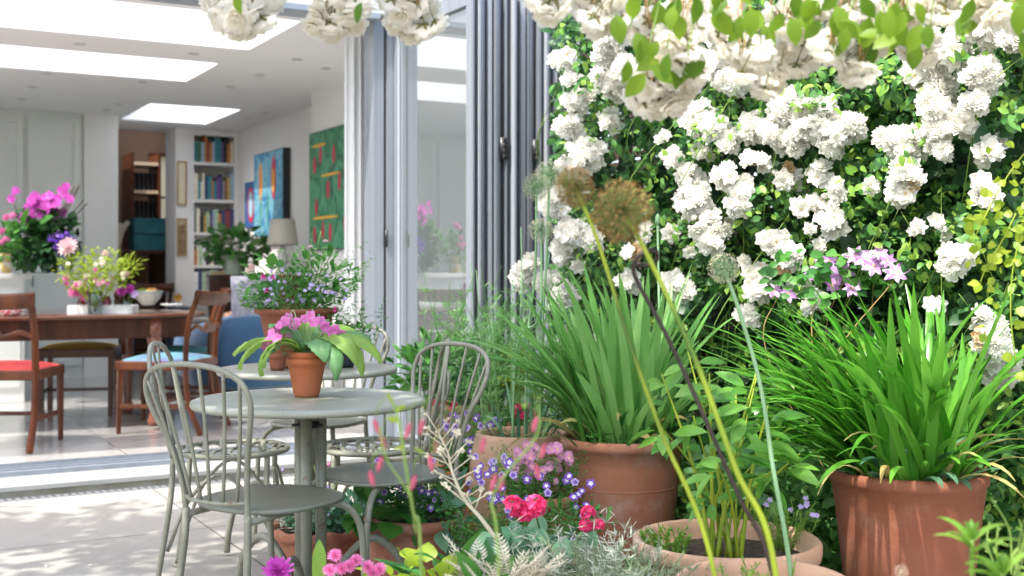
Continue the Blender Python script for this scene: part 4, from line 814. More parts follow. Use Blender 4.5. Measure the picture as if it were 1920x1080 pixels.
def bistro_table(label, loc, rz, ht=.70, rt=.328):
    t = thing('bistro_table', label, 'table', loc, rz, 'round sage green bistro tables')
    g = MB(); g.lathe([(0, ht - .014), (rt - .02, ht - .016), (rt - .004, ht - .020), (rt, ht - .012), (rt - .002, ht - .004), (rt - .010, ht - .0005), (rt - .022, ht), (0, ht)], 72); part('tabletop', g, m_sagetop, t)
    for k in range(3):
        a = 2 * PI * k / 3 + .3; c, s = math.cos(a), math.sin(a)
        g = MB(); g.tube([(.034 * c, .034 * s, ht - .016), (.034 * c, .034 * s, .05)], .0165, 14); part('column', g, m_sage, t)
        g = MB(); g.tube(cr([(.045 * c, .045 * s, .075), (.09 * c, .09 * s, .20), (.18 * c, .18 * s, .275), (.262 * c, .262 * s, .22), (.30 * c, .30 * s, .10), (.31 * c, .31 * s, .012)], 7), .0115, 10); part('foot', g, m_sage, t)
    for z in (.15, ht - .075):
        g = MB(); g.lathe([(.012, z - .01), (.030, z - .008), (.030, z + .008), (.012, z + .01)], 14)
        for k in range(3): a = 2 * PI * k / 3 + .3 + PI / 3; g.tube([(0, 0, z), (.05 * math.cos(a), .05 * math.sin(a), z)], .005, 6)
        part('clamp', g, m_hinge, t)
    return t
TC = px(580, 746, 3.38); TC2 = px(577, 687, 4.36)
bistro_table('front round sage green metal table holding the pink flowered terracotta pot', (TC.x, TC.y, 0), rad(8), .692, .330)
bistro_table('back round sage green metal table holding the large planted urn', (TC2.x, TC2.y, 0), rad(35))
def face(v): return math.atan2(-v[0], v[1])
hoop_chair('sage hoop-back chair at the front table with its spindled back towards the patio corner', (-.630, 3.115, 0), face((.53, .845)))
hoop_chair('sage hoop-back chair on the plant pot side of the front table', (-.385, 3.50, 0), face((-.72, -.66)))
hoop_chair('sage hoop-back chair pulled up behind the back table', (-.77, 4.72, 0), face((-.35, -.9)))
woven_chair('woven strip seat chair at the house door side of the front table', (-.955, 4.06, 0), face((.99, .10)))
woven_chair('woven strip seat chair between the two tables near the folding doors', (-.48, 4.12, 0), face((-.95, -.1)))

# ================================================================ TABLE POT
p0 = px(575, 743, 3.42); t = thing('potted_pink_streptocarpus', 'terracotta pot of broad arching leaves and pink blossoms on the front table', 'potted plant', (p0.x, p0.y, .693))
make_pot(t, .058, .036, .112, m_terra2, .007, .022, soil=.012)
g = MB(); g.lathe([(.040, .10), (.047, .112), (.050, .128), (.047, .128), (.042, .11), (.03, .10)], 36); part('inner_pot', g, m_terra2, t)
g = MB()
def broad(g, az, L, w, th0, bend, mi=0, z0=.128):
    out = Vector((math.cos(az), math.sin(az), 0)); sd = Vector((-out.y, out.x, 0)); p = out * .012 + Vector((0, 0, z0)); V = []; fs = []; n = 18; m = 8
    for i in range(n + 1):
        s = i / n; th = th0 + bend * s ** 1.3; d = out * math.sin(th) + Vector((0, 0, math.cos(th))); nn = sd.cross(d)
        if i: p = p + d * (L / n)
        hw = w / 2 * (math.sin(PI * min(1, (.06 + .94 * s) ** .8)) ** .75 + .05) + .002
        for j in range(m + 1):
            x = j / m * 2 - 1; rib = .0022 * math.sin(i * PI * .9 + abs(x) * 5) * (1 - abs(x) * .3)
            V.append(p + sd * hw * x + nn * (-abs(hw) * .38 * (1 - abs(x)) ** 1.0 + .012 * math.sin(5 * s + 2 * x) * abs(x) + rib))
        if i:
            for j in range(m): a = (i-1)*(m+1)+j; fs.append((a, a+1, a+m+2, a+m+1))
    g.add([tuple(v) for v in V], fs, mi)
m_strl = leafm('light_ribbed_leaf', (.24, .42, .06), (.34, .52, .12), .4); m_strd = leafm('green_ribbed_leaf', (.12, .30, .10), (.20, .40, .16), .35)
for az, L, w, a0, b, m in ((3.2, .215, .052, 1.0, 1.35, m_strl), (3.5, .22, .055, .95, 1.9, m_strl), (-.15, .25, .062, .85, 1.9, m_strl), (-.55, .22, .060, .75, 2.2, m_strl), (-1.0, .16, .062, .75, 2.2, m_strd), (-2.4, .17, .045, .9, 2.1, m_strl), (.1, .19, .05, .8, 1.3, m_strd), (3.8, .20, .042, .85, 2.6, m_strl), (-.8, .21, .052, .9, 2.6, m_strd), (-.35, .23, .055, .9, 2.3, m_strl), (.35, .16, .06, .4, 1.7, m_strl), (1.5, .12, .05, .1, .9, m_strl), (2.3, .15, .05, .45, 1.6, m_strd), (-2.4, .15, .035, .7, 2.1, m_strl), (-2.9, .13, .05, .35, 1.2, m_strd), (.9, .12, .045, .25, 1.0, m_strd)):
    g = MB(); broad(g, az, L, w, a0, b); part('leaf', g, m, t)
for (x, y) in ((517, 618), (535, 605), (548, 618), (560, 606), (522, 636), (506, 640), (545, 632), (585, 594), (600, 604), (608, 612), (620, 622), (612, 632), (540, 596), (513, 627), (630, 618), (642, 628), (590, 606), (572, 598), (527, 612), (500, 650)):
    q = px(x, y, 3.40 + rnd.uniform(-.05, .04)) - Vector((p0.x, p0.y, .693)); put('blossom', STR, t, q, (rnd.uniform(-.5, .5) + q.x * 3, -1, rnd.uniform(0, .5)), rnd.uniform(.019, .024))
    g = MB(); g.tube(cr([(q.x * .1, 0, .12), (q.x * .35, q.y * .4, .17), (q.x * .8, q.y + .03, q.z + .02), (q.x, q.y + .012, q.z)], 4), .0011, 5); part('stem', g, m_stemb, t)

# ================================================================ URN ON BACK TABLE
zt2 = .701; p0 = px(556, 650, 4.38); t = thing('planted_urn', 'large footed terracotta urn of lilac flowers and ferny leaves on the back table', 'planted urn', (p0.x, p0.y, zt2))
make_pot(t, .150, .07, .215, m_terrab, prof=[(.072, 0), (.085, .008), (.08, .02), (.07, .035), (.09, .07), (.118, .12), (.128, .165), (.132, .19), (.148, .197), (.153, .205), (.150, .215), (.14, .216), (.13, .20), (.12, .17)], soil=.02)  # darker terracotta puts the urn's shade into its colour
U_ = [('foliage', lambda g: (bush(g, (-.02, -.02, .27), (.19, .14, .09), 1100, LFn, .022, .4, .3), bush(g, (-.02, -.05, .24), (.17, .1, .05), 900, LF, .016, .3, .5)), m_mid),
      ('leaves', lambda g: (bush(g, (-.09, 0, .33), (.11, .08, .08), 45, LFw, .05, .2, .2), bush(g, (.08, .02, .33), (.14, .1, .11), 170, LF, .034, .4, .2)), m_mid),
      ('foliage', lambda g: sprigs(g, (.13, .02, .24), .10, .22, 24, LFn, .03, 30, up=.2, lean=.8), m_fen),
      ('stems', lambda g: stems(g, (0, 0, .2), [(.09, 0, .50), (.06, -.02, .47), (.14, .03, .44), (-.10, 0, .42), (-.13, -.03, .37), (.18, .03, .4)], .0016), m_stem),
      ('ferny_leaves', lambda g: sprigs(g, (.24, 0, .08), .07, .20, 16, LFn, .032, 26, up=.1, lean=1.0), m_mid)]
for nm, fn, m in U_: g = MB(); fn(g); part(nm, g, m, t)
for k in range(46):
    x, y = rnd.uniform(490, 650), rnd.uniform(505, 572); q = px(x, y, 4.28 + rnd.uniform(-.04, .06)) - Vector((p0.x, p0.y, zt2)); put('blossom', CAM, t, q, (rnd.uniform(-.6, .6), -1, rnd.uniform(0, 1)), .0085)
for (x, y) in ((495, 520), (512, 520), (500, 545), (492, 518), (628, 580)): q = px(x, y, 4.25) - Vector((p0.x, p0.y, zt2)); put('blossom', FUC, t, q, (0, .2, -1), .016)
for (x, y) in ((610, 453), (582, 463)): q = px(x, y, 4.3) - Vector((p0.x, p0.y, zt2)); put('blossom', DAHL, t, q, (0, -.3, 1), .011); g = MB(); g.tube([tuple(q), (q.x * .6, 0, .25)], .0012, 4); part('stem', g, m_stem, t)
def small_pot(lab, x, y, D, R, h, mat, z, fns=(), cat='flower pot'):
    q = px(x, y, D); t = thing('small_flower_pot', lab, cat, (q.x, q.y, z)); make_pot(t, R, R * .7, h, mat, .004, .018, soil=.012, seg=32)
    for nm, fn, m in fns: g = MB(); fn(g); part(nm, g, m, t)
    return t
small_pot('little terracotta pot tucked in front of the urn foot on the back table', 520, 685, 4.22, .034, .062, m_terrab, zt2, [('foliage', lambda g: bush(g, (0, 0, .075), (.04, .04, .03), 60, LF, .02), m_mid)])
small_pot('black plastic pot of variegated leaves behind the pink blossoms on the back table', 648, 678, 4.36, .042, .066, m_black, zt2, [('foliage', lambda g: (bush(g, (0, 0, .11), (.09, .08, .05), 160, LF, .03), ), m_mid), ('pale_leaves', lambda g: bush(g, (-.02, -.03, .12), (.07, .06, .03), 60, LF, .024), m_grey)])
LFs = leaf_t(.55, 4, .2, .3, .85)
# ================================================================ CLIMBING ROSES ON THE FENCE
def front_D(x): return 4.75 - (x - 1050) / 850 * 1.35
CL = [(1062,115,20,3),(1073,157,14,2),(1082,192,25,4),(1071,237,26,4),(1152,70,32,6),(1182,45,34,6),(1152,155,40,8),(1178,130,30,5),(1315,50,32,6),(1349,122,38,8),(1375,148,34,7),(1360,66,32,6),(1145,226,18,3),(1308,222,38,8),(1338,237,26,5),(1319,285,18,3),(1263,296,20,3),(1367,267,20,3),(1408,241,26,6),(1293,333,26,5),(1300,363,30,6),(1082,300,38,7),(1108,289,26,4),(1363,333,22,3),(1393,355,22,3),(1386,385,22,3),
(1462,107,38,8),(1477,74,30,5),(1532,222,46,13),(1484,207,40,10),(1562,259,34,8),(1595,237,26,6),(1462,252,34,8),(1495,260,30,6),(1721,137,28,5),(1755,122,28,5),(1762,178,34,6),(1755,207,24,5),(1795,89,32,7),(1840,140,32,7),(1832,193,18,3),(1803,230,24,3),(1847,48,36,7),(1773,22,30,6),(1899,74,28,5),(1703,270,36,8),(1692,296,28,6),(1699,333,32,6),(1692,363,22,4),(1670,259,18,3),(1762,281,18,3),(1758,244,18,3),(1851,281,28,4),(1833,344,14,2),(1858,370,20,3),(1629,348,4,1),(1477,330,26,3),(1540,326,22,3),(1577,355,18,2),(1544,385,26,4),
(1302,377,32,6),(1333,424,36,8),(1333,455,22,3),(1383,397,18,2),(1259,436,4,1),(1072,436,26,5),(1060,470,26,5),(1084,496,3,1),(1033,385,28,6),(983,521,26,5),(1025,529,22,4),(1060,552,20,3),(1111,451,20,3),(1208,439,16,2),(1181,467,16,2),(1267,529,20,3),(1282,548,18,3),(1181,529,18,3),(1053,618,14,2),(1290,474,4,1),(1406,490,16,2),(1422,544,20,3),(1402,591,16,3),
(1450,454,26,4),(1478,481,24,4),(1501,399,16,2),(1563,415,28,4),(1520,430,4,1),(1536,462,4,1),(1727,427,14,2),(1758,411,5,1),(1769,438,5,1),(1789,493,32,6),(1816,481,14,2),(1423,516,22,3),(1505,540,20,3),(1528,567,18,3),(1835,594,16,2),(1859,637,34,7),(1878,690,36,7),(1750,574,12,2),(1000,500,16,2),(1140,110,26,4),(1235,40,30,4),(1275,20,30,4),(1420,300,20,3),(1240,250,18,2)]
bounds = [(0, 1190, 1110, 'white climbing rose on the fence nearest the folding doors'), (1190, 1420, 1310, 'white climbing rose on the fence behind the tall leaves of the middle big pot'), (1420, 1640, 1530, 'white climbing rose on the fence above the pale purple clematis'), (1640, 9999, 1790, 'white climbing rose on the fence behind the right big terracotta pot')]
def wall_leaves(g, x0, x1, n, tpl, size, depth=.32, y0=-60, y1=1000, mi=0, front=0.0):
    X = nr.uniform(x0, x1, n); Y = nr.uniform(y0, y1, n)
    clump = .10 * np.sin(X * .033 + 2 * np.sin(Y * .021)) + .10 * np.sin(Y * .037 + X * .011) + .05 * np.sin(X * .09) * np.sin(Y * .083)
    dep = 4.75 - (X - 1050) / 850 * 1.35 + clump + np.abs(nr.normal(0, depth, n)) - .02 - front + np.clip((Y - 560) / 500, 0, 1) * .25
    P = np.stack([(X - 960) / F * dep, dep, CH - (Y - 510) / F * dep], 1); P[:, 2] = np.maximum(P[:, 2], .03)
    d = nr.normal(0, 1, (n, 3)) + np.array([-.1, -.5, -.35]); nn = np.array([-.35, -.75, .8]) + nr.normal(0, .5, (n, 3))
    return P, d, nn, size * nr.uniform(.6, 1.35, n)
roots = []
for bi, (x0, x1, xc, lab) in enumerate(bounds):
    b = px(xc, 1000, front_D(xc) + .45); t = thing('climbing_rose', lab, 'climbing rose', (b.x, b.y, 0)); O = np.array([b.x, b.y, 0]); roots.append(t)
    xa, xb = max(x0, 1040), min(x1, 2010)
    A = (xb - xa)
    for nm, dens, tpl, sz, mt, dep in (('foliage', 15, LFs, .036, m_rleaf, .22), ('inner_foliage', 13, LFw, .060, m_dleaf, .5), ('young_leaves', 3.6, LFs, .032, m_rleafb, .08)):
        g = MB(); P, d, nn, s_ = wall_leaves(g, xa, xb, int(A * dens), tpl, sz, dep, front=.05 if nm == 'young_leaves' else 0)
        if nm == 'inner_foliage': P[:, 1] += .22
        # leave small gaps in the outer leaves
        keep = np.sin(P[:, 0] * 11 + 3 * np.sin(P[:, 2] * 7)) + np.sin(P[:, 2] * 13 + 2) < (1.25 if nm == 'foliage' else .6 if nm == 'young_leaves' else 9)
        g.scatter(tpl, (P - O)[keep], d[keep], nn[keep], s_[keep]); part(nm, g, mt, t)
    g = MB()
    for k in range(int(A / 14)):
        x, y = rnd.uniform(xa, xb), rnd.uniform(0, 650); D = front_D(x); q = px(x, y, D - rnd.uniform(-.05, .1)); q2 = q + Vector((rnd.uniform(-.3, .3), rnd.uniform(.02, .12), -rnd.uniform(.1, .4))); q3 = q2 + Vector((rnd.uniform(-.1, .2), .2, -rnd.uniform(.1, .3)))
        g.tube([v - b * 1 + Vector((0, 0, b.z)) if False else v - Vector((b.x, b.y, 0)) for v in cr([q, q2, q3], 5)], [.0012] * 4 + [.0018] * 7, 5)
    part('shoots', g, m_stem, t)
    g = MB()
    for k in range(4): e = Vector((rnd.uniform(0, .6) if bi == 0 else rnd.uniform(-.5, .5), rnd.uniform(-.1, .1), 2.4)); g.tube(cr([(rnd.uniform(-.1, .1), .05, 0), (e.x * .3, .3, .8), (e.x * .6, .3, 1.6), (e.x * .6, .3, 2.3)], 6), .009, 7)
    part('cane', g, m_dark, t)
    nb = 0; rest = []
    mine = [c for c in CL if x0 <= c[0] < x1]; big = []
    for (cx, cy, r, n) in mine:
        D0 = front_D(cx) - .10 - rnd.uniform(0, .12); rr = r * .85
        n = n if n < 3 else int(n * 1.75 + .5)
        for k in range(n):
            a = rnd.uniform(0, 6.28) if n < 5 else k * 2.4; q_ = math.sqrt((k + .5) / n) * rr
            x, y = cx + q_ * math.cos(a) * rnd.uniform(.85, 1.15), cy + q_ * math.sin(a) * .95
            D = D0 + .07 * (q_ / max(r, 8)) ** 2 + rnd.uniform(-.025, .025)
            nrm = Vector(((x - cx) / 60 - .25, -1.0, -(y - cy) / 60 + .25)) + Vector((rnd.gauss(0, .4), rnd.uniform(-.2, .3), rnd.gauss(0, .4)))
            big.append((px(x, y, D) - Vector((b.x, b.y, 0)), nrm, rnd.uniform(.027, .042) * (1.12 if cx < 1120 else 1)))
    rnd.shuffle(big)
    for k, (q, nrm, s_) in enumerate(big[:100]): put('blossom', ROSED if rnd.random() < .015 else rnd.choice(ROSES), t, q, nrm, s_)
    if len(big) > 100:
        g = MB()
        for (q, nrm, s_) in big[100:]:
            me = rnd.choice(ROSES); V = np.zeros(len(me.vertices) * 3); me.vertices.foreach_get('co', V); V = V.reshape(-1, 3); Rm = np.array((Vector(nrm).to_track_quat('Z', 'Y') @ Euler((0, 0, rnd.uniform(0, 6))).to_quaternion()).to_matrix())
            V = (V * s_) @ Rm.T + np.array(q)
            for p in me.polygons: g.f[len(p.vertices)].append(np.array([list(p.vertices)]) + g.n) if len(p.vertices) in (3, 4) else g.poly.append(([i + g.n for i in p.vertices], p.material_index)); (g.m[len(p.vertices)].append(np.array([p.material_index])) if len(p.vertices) in (3, 4) else None)
            g.v.append(V); g.n += len(V)
        o = part('blossoms', g, [m_petal, m_sepal, m_yel], t); o['kind'] = 'stuff'
# clematis among the roses
b = px(1600, 900, 3.7); t = thing('clematis', 'pale purple striped clematis threaded through the white roses above the right big pot', 'clematis', (b.x, b.y, 0)); O = Vector((b.x, b.y, 0))
for (x, y, s_) in ((1540, 505, .052), (1555, 490, .04), (1578, 512, .052), (1604, 480, .05), (1622, 486, .045), (1638, 498, .05), (1680, 512, .052), (1560, 535, .046), (1598, 540, .042), (1664, 488, .035), (1450, 545, .045), (1478, 550, .04), (1520, 515, .038), (1648, 474, .035)):
    put('blossom', CLE, t, px(x, y, front_D(x) - .16) - O, (rnd.gauss(-.1, .3), -1, rnd.gauss(.4, .35)), s_ * .8)
g = MB(); stems(g, [(0, .1, .3)], [tuple(px(x, y, front_D(x) - .1) - O) for x, y in ((1540, 510), (1600, 490), (1680, 520), (1460, 550), (1640, 500))], .0015, 5, sag=.15, k=6); part('stems', g, m_brown, t)
g = MB(); P = np.array([tuple(px(rnd.uniform(1440, 1700), rnd.uniform(470, 560), 3.72) - O) for _ in range(90)]); g.scatter(LFw, P, rdir(90), np.array([-.2, -1, .6]) + nr.normal(0, .4, (90, 3)), nr.uniform(.03, .05, 90)); part('foliage', g, m_mid, t)

# ---- overhead rose spray (near the lens, hanging from an arch above)
ar = thing('garden_arch', 'black wire rose arch carrying the overhanging cream roses', 'garden arch', (0.1, 2.25, 0))
for y in (-.18, .18):
    g = MB(); g.tube(cr([(-1.6, y, 0), (-1.6, y, 1.2), (-1.15, y, 1.72), (-.3, y, 1.95), (.5, y, 1.95), (1.35, y, 1.72), (1.8, y, 1.2), (1.8, y, 0)], 8), .010, 8); part('hoop', g, m_black, ar)
for k in range(9):
    a = cr([(-1.6, 0, 1.2), (-1.15, 0, 1.72), (-.3, 0, 1.95), (.5, 0, 1.95), (1.35, 0, 1.72), (1.8, 0, 1.2)], 8)[2 + k * 4]; g = MB(); g.tube([a + Vector((0, -.18, 0)), a + Vector((0, .18, 0))], .006, 6); part('crossbar', g, m_black, ar)
OV = [(455,22,50,10),(412,2,26,5),(500,-5,26,5),(630,32,50,9),(660,-5,40,6),(780,28,52,10),(745,-10,36,5),(1035,-2,36,6),(1125,22,44,8),(1100,-15,36,5),(1250,150,56,11),(1215,185,26,4),(1292,120,26,4),(1215,60,34,4),(1275,70,36,5),(1400,105,46,8),(1440,140,34,6),(1372,70,32,5),(1500,95,36,6),(1480,35,36,5),(1605,115,36,6),(1560,85,28,5),(1655,55,36,6),(1720,85,32,5),(1690,20,34,5),(1350,15,34,5),(1590,20,40,6),(1530,-5,40,6),(1760,10,34,5),(1850,5,36,5),(1900,30,26,4)]
b = Vector((.4, 2.3, 0)); t = thing('overhanging_rose', 'cream rambling rose hanging down from the arch in front of everything', 'rambling rose', (b.x, b.y, 0))
g_l = MB(); g_s = MB(); cnt = 0; extra = []
for (cx, cy, r, n) in OV:
    D0 = 2.12 + rnd.uniform(-.08, .10) + (.1 if cx < 900 else 0)
    for k in range(n + 1):
        a = k * 2.4; q_ = math.sqrt((k + .5) / n) * r * .8; x, y = cx + q_ * math.cos(a), cy + q_ * math.sin(a)
        nrm = Vector(((x - cx) / r * .8, (rnd.uniform(.2, 1.0) if rnd.random() < .7 else -.6), -(y - cy) / r * .8 - .6)) + Vector((rnd.gauss(0, .3), 0, rnd.gauss(0, .2)))
        q = px(x, y, D0 + rnd.uniform(-.03, .05)) - b
        s_ = rnd.uniform(.027, .036)
        if cnt < 100: put('blossom', rnd.choice(ROSEC), t, q, nrm, s_)
        else: extra.append((q, nrm, s_))
        cnt += 1
    top = px(cx + rnd.uniform(-20, 20), -150, D0 + .1) - b
    for k in range(3): q = px(cx + rnd.uniform(-r, r) * .4, cy + rnd.uniform(-r, 0) * .4, D0 - .02) - b; g_s.tube(cr([top, (top + q) / 2 + Vector((rnd.uniform(-.02, .02), -.02, 0)), q], 5), .0014, 5)
for (q, nrm, s_) in extra[:0]: pass
if extra:
    g = MB()
    for (q, nrm, s_) in extra:
        me = rnd.choice(ROSEC); V = np.zeros(len(me.vertices) * 3); me.vertices.foreach_get('co', V); V = V.reshape(-1, 3); Rm = np.array((Vector(nrm).to_track_quat('Z', 'Y') @ Euler((0, 0, rnd.uniform(0, 6))).to_quaternion()).to_matrix()); V = (V * s_) @ Rm.T + np.array(q)
        for p in me.polygons:
            if len(p.vertices) in (3, 4): g.f[len(p.vertices)].append(np.array([list(p.vertices)]) + g.n); g.m[len(p.vertices)].append(np.array([p.material_index]))
            else: g.poly.append(([i + g.n for i in p.vertices], p.material_index))
        g.v.append(V); g.n += len(V)
    o = part('blossoms', g, [m_petalc, m_sepal, m_yel], t); o['kind'] = 'stuff'
part('sprays', g_s, m_brown, t)
g = MB()
LV = [(1215,95,60,9),(1250,90,50,6),(1290,105,40,3),(1195,15,60,7),(1180,50,40,4),(1330,20,60,8),(1395,25,55,8),(1470,10,60,10),(1525,35,60,10),(1590,30,60,10),(1660,40,55,9),(1650,75,40,6),(1700,20,60,9),(1745,50,45,6),(1800,10,50,5),(1880,10,70,12),(1905,60,40,4),(1440,60,40,4),(1265,5,60,8),(660,0,14,2),(445,-8,16,2),(1610,5,60,8),(1420,-5,60,8),(1550,-10,60,8)]
pos = []; dd = []; nn = []; ss = []
for (cx, cy, r, n) in LV:
    for k in range(int(n * .5 + .5)):
        x, y = cx + rnd.gauss(0, r * .5), cy + rnd.gauss(0, r * .36); pos.append(tuple(px(x, y, 1.98 + rnd.uniform(-.06, .12)) - b)); dd.append((rnd.gauss(0, .6), rnd.gauss(0, .3), -1 + rnd.gauss(0, .5))); nn.append((rnd.gauss(0, .35), -1, rnd.gauss(.2, .4))); ss.append(rnd.uniform(.036, .056))
g.scatter(LFe if False else leaf_t(.58, 6, .18, .2, .9), pos, dd, nn, ss); part('foliage', g, m_oleaf, t)
g = MB()
for (cx, cy, r, n) in LV: q = px(cx, cy, 2.03) - b; q2 = px(cx + rnd.uniform(-40, 40), -120, 2.05) - b; g.tube(cr([q2, (q + q2) / 2 + Vector((.015, 0, 0)), q], 5), .0013, 5)
part('sprays', g, m_stem, t)
# unseen upper part of the rambler, extended for its shade over the patio
g = MB(); n = 1100; P = np.stack([nr.uniform(-1.5, 1.6, n), nr.uniform(1.8, 2.8, n), nr.uniform(1.88, 2.25, n)], 1); P[:, 2] += .12 * np.sin(P[:, 0] * 6); m_ = np.sin(P[:, 0] * 9) + np.sin(P[:, 1] * 12) < 1.1
g.scatter(LFw, (P - np.array(b))[m_], rdir(m_.sum()), np.array([0, 0, 1.]) + nr.normal(0, .5, (m_.sum(), 3)), nr.uniform(.035, .06, m_.sum())); part('upper_foliage', g, m_oleaf, t)
# lime shoots at the right border
b = px(1900, 900, 2.75); t = thing('climbing_shoot', 'yellow green leafy shoots trailing down the right border over dark foliage', 'climber', (b.x, b.y, 0)); O = Vector((b.x, b.y, 0))
pth = [px(x, y, 2.7) - O for x, y in ((1960, 250), (1915, 295), (1880, 345), (1850, 400), (1830, 440))]; pth2 = [px(x, y, 2.65) - O for x, y in ((1960, 350), (1920, 430), (1900, 500), (1895, 590), (1905, 680))]; pth3 = [px(x, y, 2.7) - O for x, y in ((1905, 400), (1880, 450), (1850, 500), (1838, 530))]
g = MB(); pos = []; 
for q in (pth, pth2, pth3):
    c = cr(q, 8); g.tube(c, .0017, 5); pos += [tuple(v + Vector((rnd.gauss(0, .025), rnd.gauss(0, .02), rnd.gauss(0, .025)))) for v in c]
part('vines', g, m_stemy, t); g = MB(); n = len(pos); g.scatter(LFo, pos, nr.normal(0, .7, (n, 3)) + np.array([0, -.2, -.6]), np.array([-.3, -1, .5]) + nr.normal(0, .4, (n, 3)), nr.uniform(.016, .028, n)); part('foliage', g, m_lime, t)

# added tree out of view, its crown placed to shade the patio
tr = thing('added_shade_tree', 'added unseen tree whose loose crown shades the patio from above', 'tree', (-3.9, -.3, 0))
g = MB(); g.tube(cr([(0, 0, 0), (.05, .05, 1.2), (.1, .3, 2.3), (.4, .7, 3.4)], 6), [.11] * 7 + [.09] * 6 + [.06] * 6, 10)
for k in range(14): e = Vector((rnd.uniform(-.4, 3.6), rnd.uniform(-.2, 3.1), rnd.uniform(3.0, 4.5))); g.tube(cr([(.1, .3, 2.3 + k * .06), e * .6 + Vector((0, 0, 1.2)), e], 4), [.03] * 4 + [.018] * 4 + [.01], 6)
part('trunk', g, m_brown, tr)
g = MB()
for k in range(240): c = (rnd.uniform(-.7, 3.2), rnd.uniform(-.6, 3.6), rnd.uniform(3.1, 4.6)); bush(g, c, (.30, .30, .2), 72, LFw, .09, .1, .1)
part('crown', g, m_mid, tr)
# ================================================================ GARDEN POTS
def place(name, lab, cat, x, y, D, group=None): q = px(x, y, D); return thing(name, lab, cat, (q.x, q.y, 0), 0, group)
def clump(g, R, n, L, w, z0, th=(0, .9), bend=(.2, 1.2), az0=None, azs=9, seg=9, wv=.2, fold=.3, az_lean=None, lean=0):
    for i in range(n):
        q = math.sqrt(rnd.random()); a = rnd.uniform(0, 6.28) if az0 is None else rnd.gauss(az0, azs); pa = a + rnd.gauss(0, .3)
        az = a; t0 = rnd.uniform(*th) * (.35 + .65 * q); 
        v = Vector((math.cos(az) * math.sin(t0), math.sin(az) * math.sin(t0), 0))
        if az_lean is not None: v += Vector((math.cos(az_lean), math.sin(az_lean), 0)) * lean * rnd.random(); az = math.atan2(v.y, v.x); t0 = math.asin(min(.95, v.length))
        g.strap((R * q * math.cos(pa), R * q * math.sin(pa), z0), az, L * rnd.uniform(.6, 1.1), w * rnd.uniform(.7, 1.15), t0 * .8, rnd.uniform(*bend), seg, fold, rnd.gauss(0, wv))
# right big pot
t = place('potted_agapanthus', 'very large terracotta pot at the right with a dense dark fountain of narrow strap leaves', 'potted plant', 1702, 880, 3.30)
make_pot(t, .213, .150, .505, m_terrab, .012, .035, soil=.03, band=[(.186, .36)])
g = MB(); clump(g, .16, 180, .62, .026, .47, (.05, .75), (.15, 1.3), az_lean=PI, lean=.42, seg=12); clump(g, .14, 60, .48, .020, .47, (.5, 1.15), (.8, 1.7), az0=PI * .98, azs=.45, seg=12); clump(g, .15, 24, .34, .024, .47, (.6, 1.1), (.6, 1.5), az0=-1.2, azs=.9); part('leaves', g, m_agap, t)
g = MB(); clump(g, .17, 16, .22, .03, .47, (.7, 1.2), (.8, 1.6), az0=-1.4, azs=.8); part('basal_leaves', g, m_blue, t)
m_with = leafm('withered_leaf', (.42, .32, .10), (.50, .46, .18), .3, .7)
g = MB(); clump(g, .17, 12, .34, .014, .47, (.7, 1.3), (.9, 1.8), az0=-1.5, azs=1.3, wv=.8); part('withered_leaves', g, m_with, t)
# middle big pot
t = place('potted_lily', 'large terracotta pot of tall broad strap leaves in front of the white roses', 'potted plant', 1166, 820, 4.0)
make_pot(t, .208, .155, .50, m_terra, .012, .035, soil=.03, band=[(.187, .34)])
g = MB(); clump(g, .14, 90, .61, .036, .46, (.0, .55), (.1, .8), seg=9, az_lean=2.6, lean=.25); clump(g, .12, 26, .56, .036, .46, (.45, .9), (.5, 1.2), az0=PI, azs=.35); clump(g, .15, 18, .42, .03, .46, (.3, .7), (.3, .9), az0=0, azs=.6); part('leaves', g, m_agap2, t)
g = MB(); clump(g, .16, 9, .30, .016, .46, (.6, 1.2), (.9, 1.7), az0=-1.8, azs=1.2, wv=.8); part('withered_leaves', g, m_with, t)
g = MB(); clump(g, .18, 50, .28, .012, .45, (.1, .8), (.2, 1.1)); part('fine_leaves', g, m_mid, t)
g = MB(); sprigs(g, (0, -.08, .46), .15, .08, 26, LF, .03, 14); bush(g, (.1, -.10, .53), (.12, .06, .04), 36, LFe, .07, .2); part('undergrowth', g, m_mid, t)
# planter bowl with peony
t = place('planted_bowl', 'wide low terracotta bowl of thick stemmed glossy leaves and bare dark soil', 'potted plant', 1362, 1005, 3.12)
make_pot(t, .245, .17, .355, m_terrap, .03, .05, soil=.055, bulge=.01)
g = MB(); lv = []
tips = [(1240, 700, 3.15), (1290, 660, 3.2), (1330, 700, 3.05), (1420, 690, 3.1), (1440, 760, 3.0), (1300, 780, 2.98), (1230, 790, 3.0), (1390, 830, 2.9), (1450, 880, 3.0), (1345, 870, 2.85), (1500, 850, 3.05), (1380, 740, 3.2), (1420, 640 + 60, 3.25), (1330, 930, 2.95), (1480, 800, 3.2)]
loc = t.location
for i, (x, y, D) in enumerate(tips):
    q = px(x, y, D) - Vector((loc.x, loc.y, 0)); bs = Vector((rnd.uniform(-.06, .03), rnd.uniform(-.06, .05), .30)); c = cr([bs, bs * .6 + q * .4 + Vector((0, 0, .06)), q], 8); rr_ = .007 if i < 5 else .004; g.tube(c, np.linspace(rr_, .002, len(c)), 7)
    for k in range(6):
        v = c[int(rnd.uniform(.72, 1) * (len(c) - 1))]; d = Vector((rnd.gauss(0, 1), rnd.gauss(-.3, .7), rnd.gauss(.1, .4))).normalized(); lv.append((v + d * .02, d))
part('stems', g, m_stemy, t)
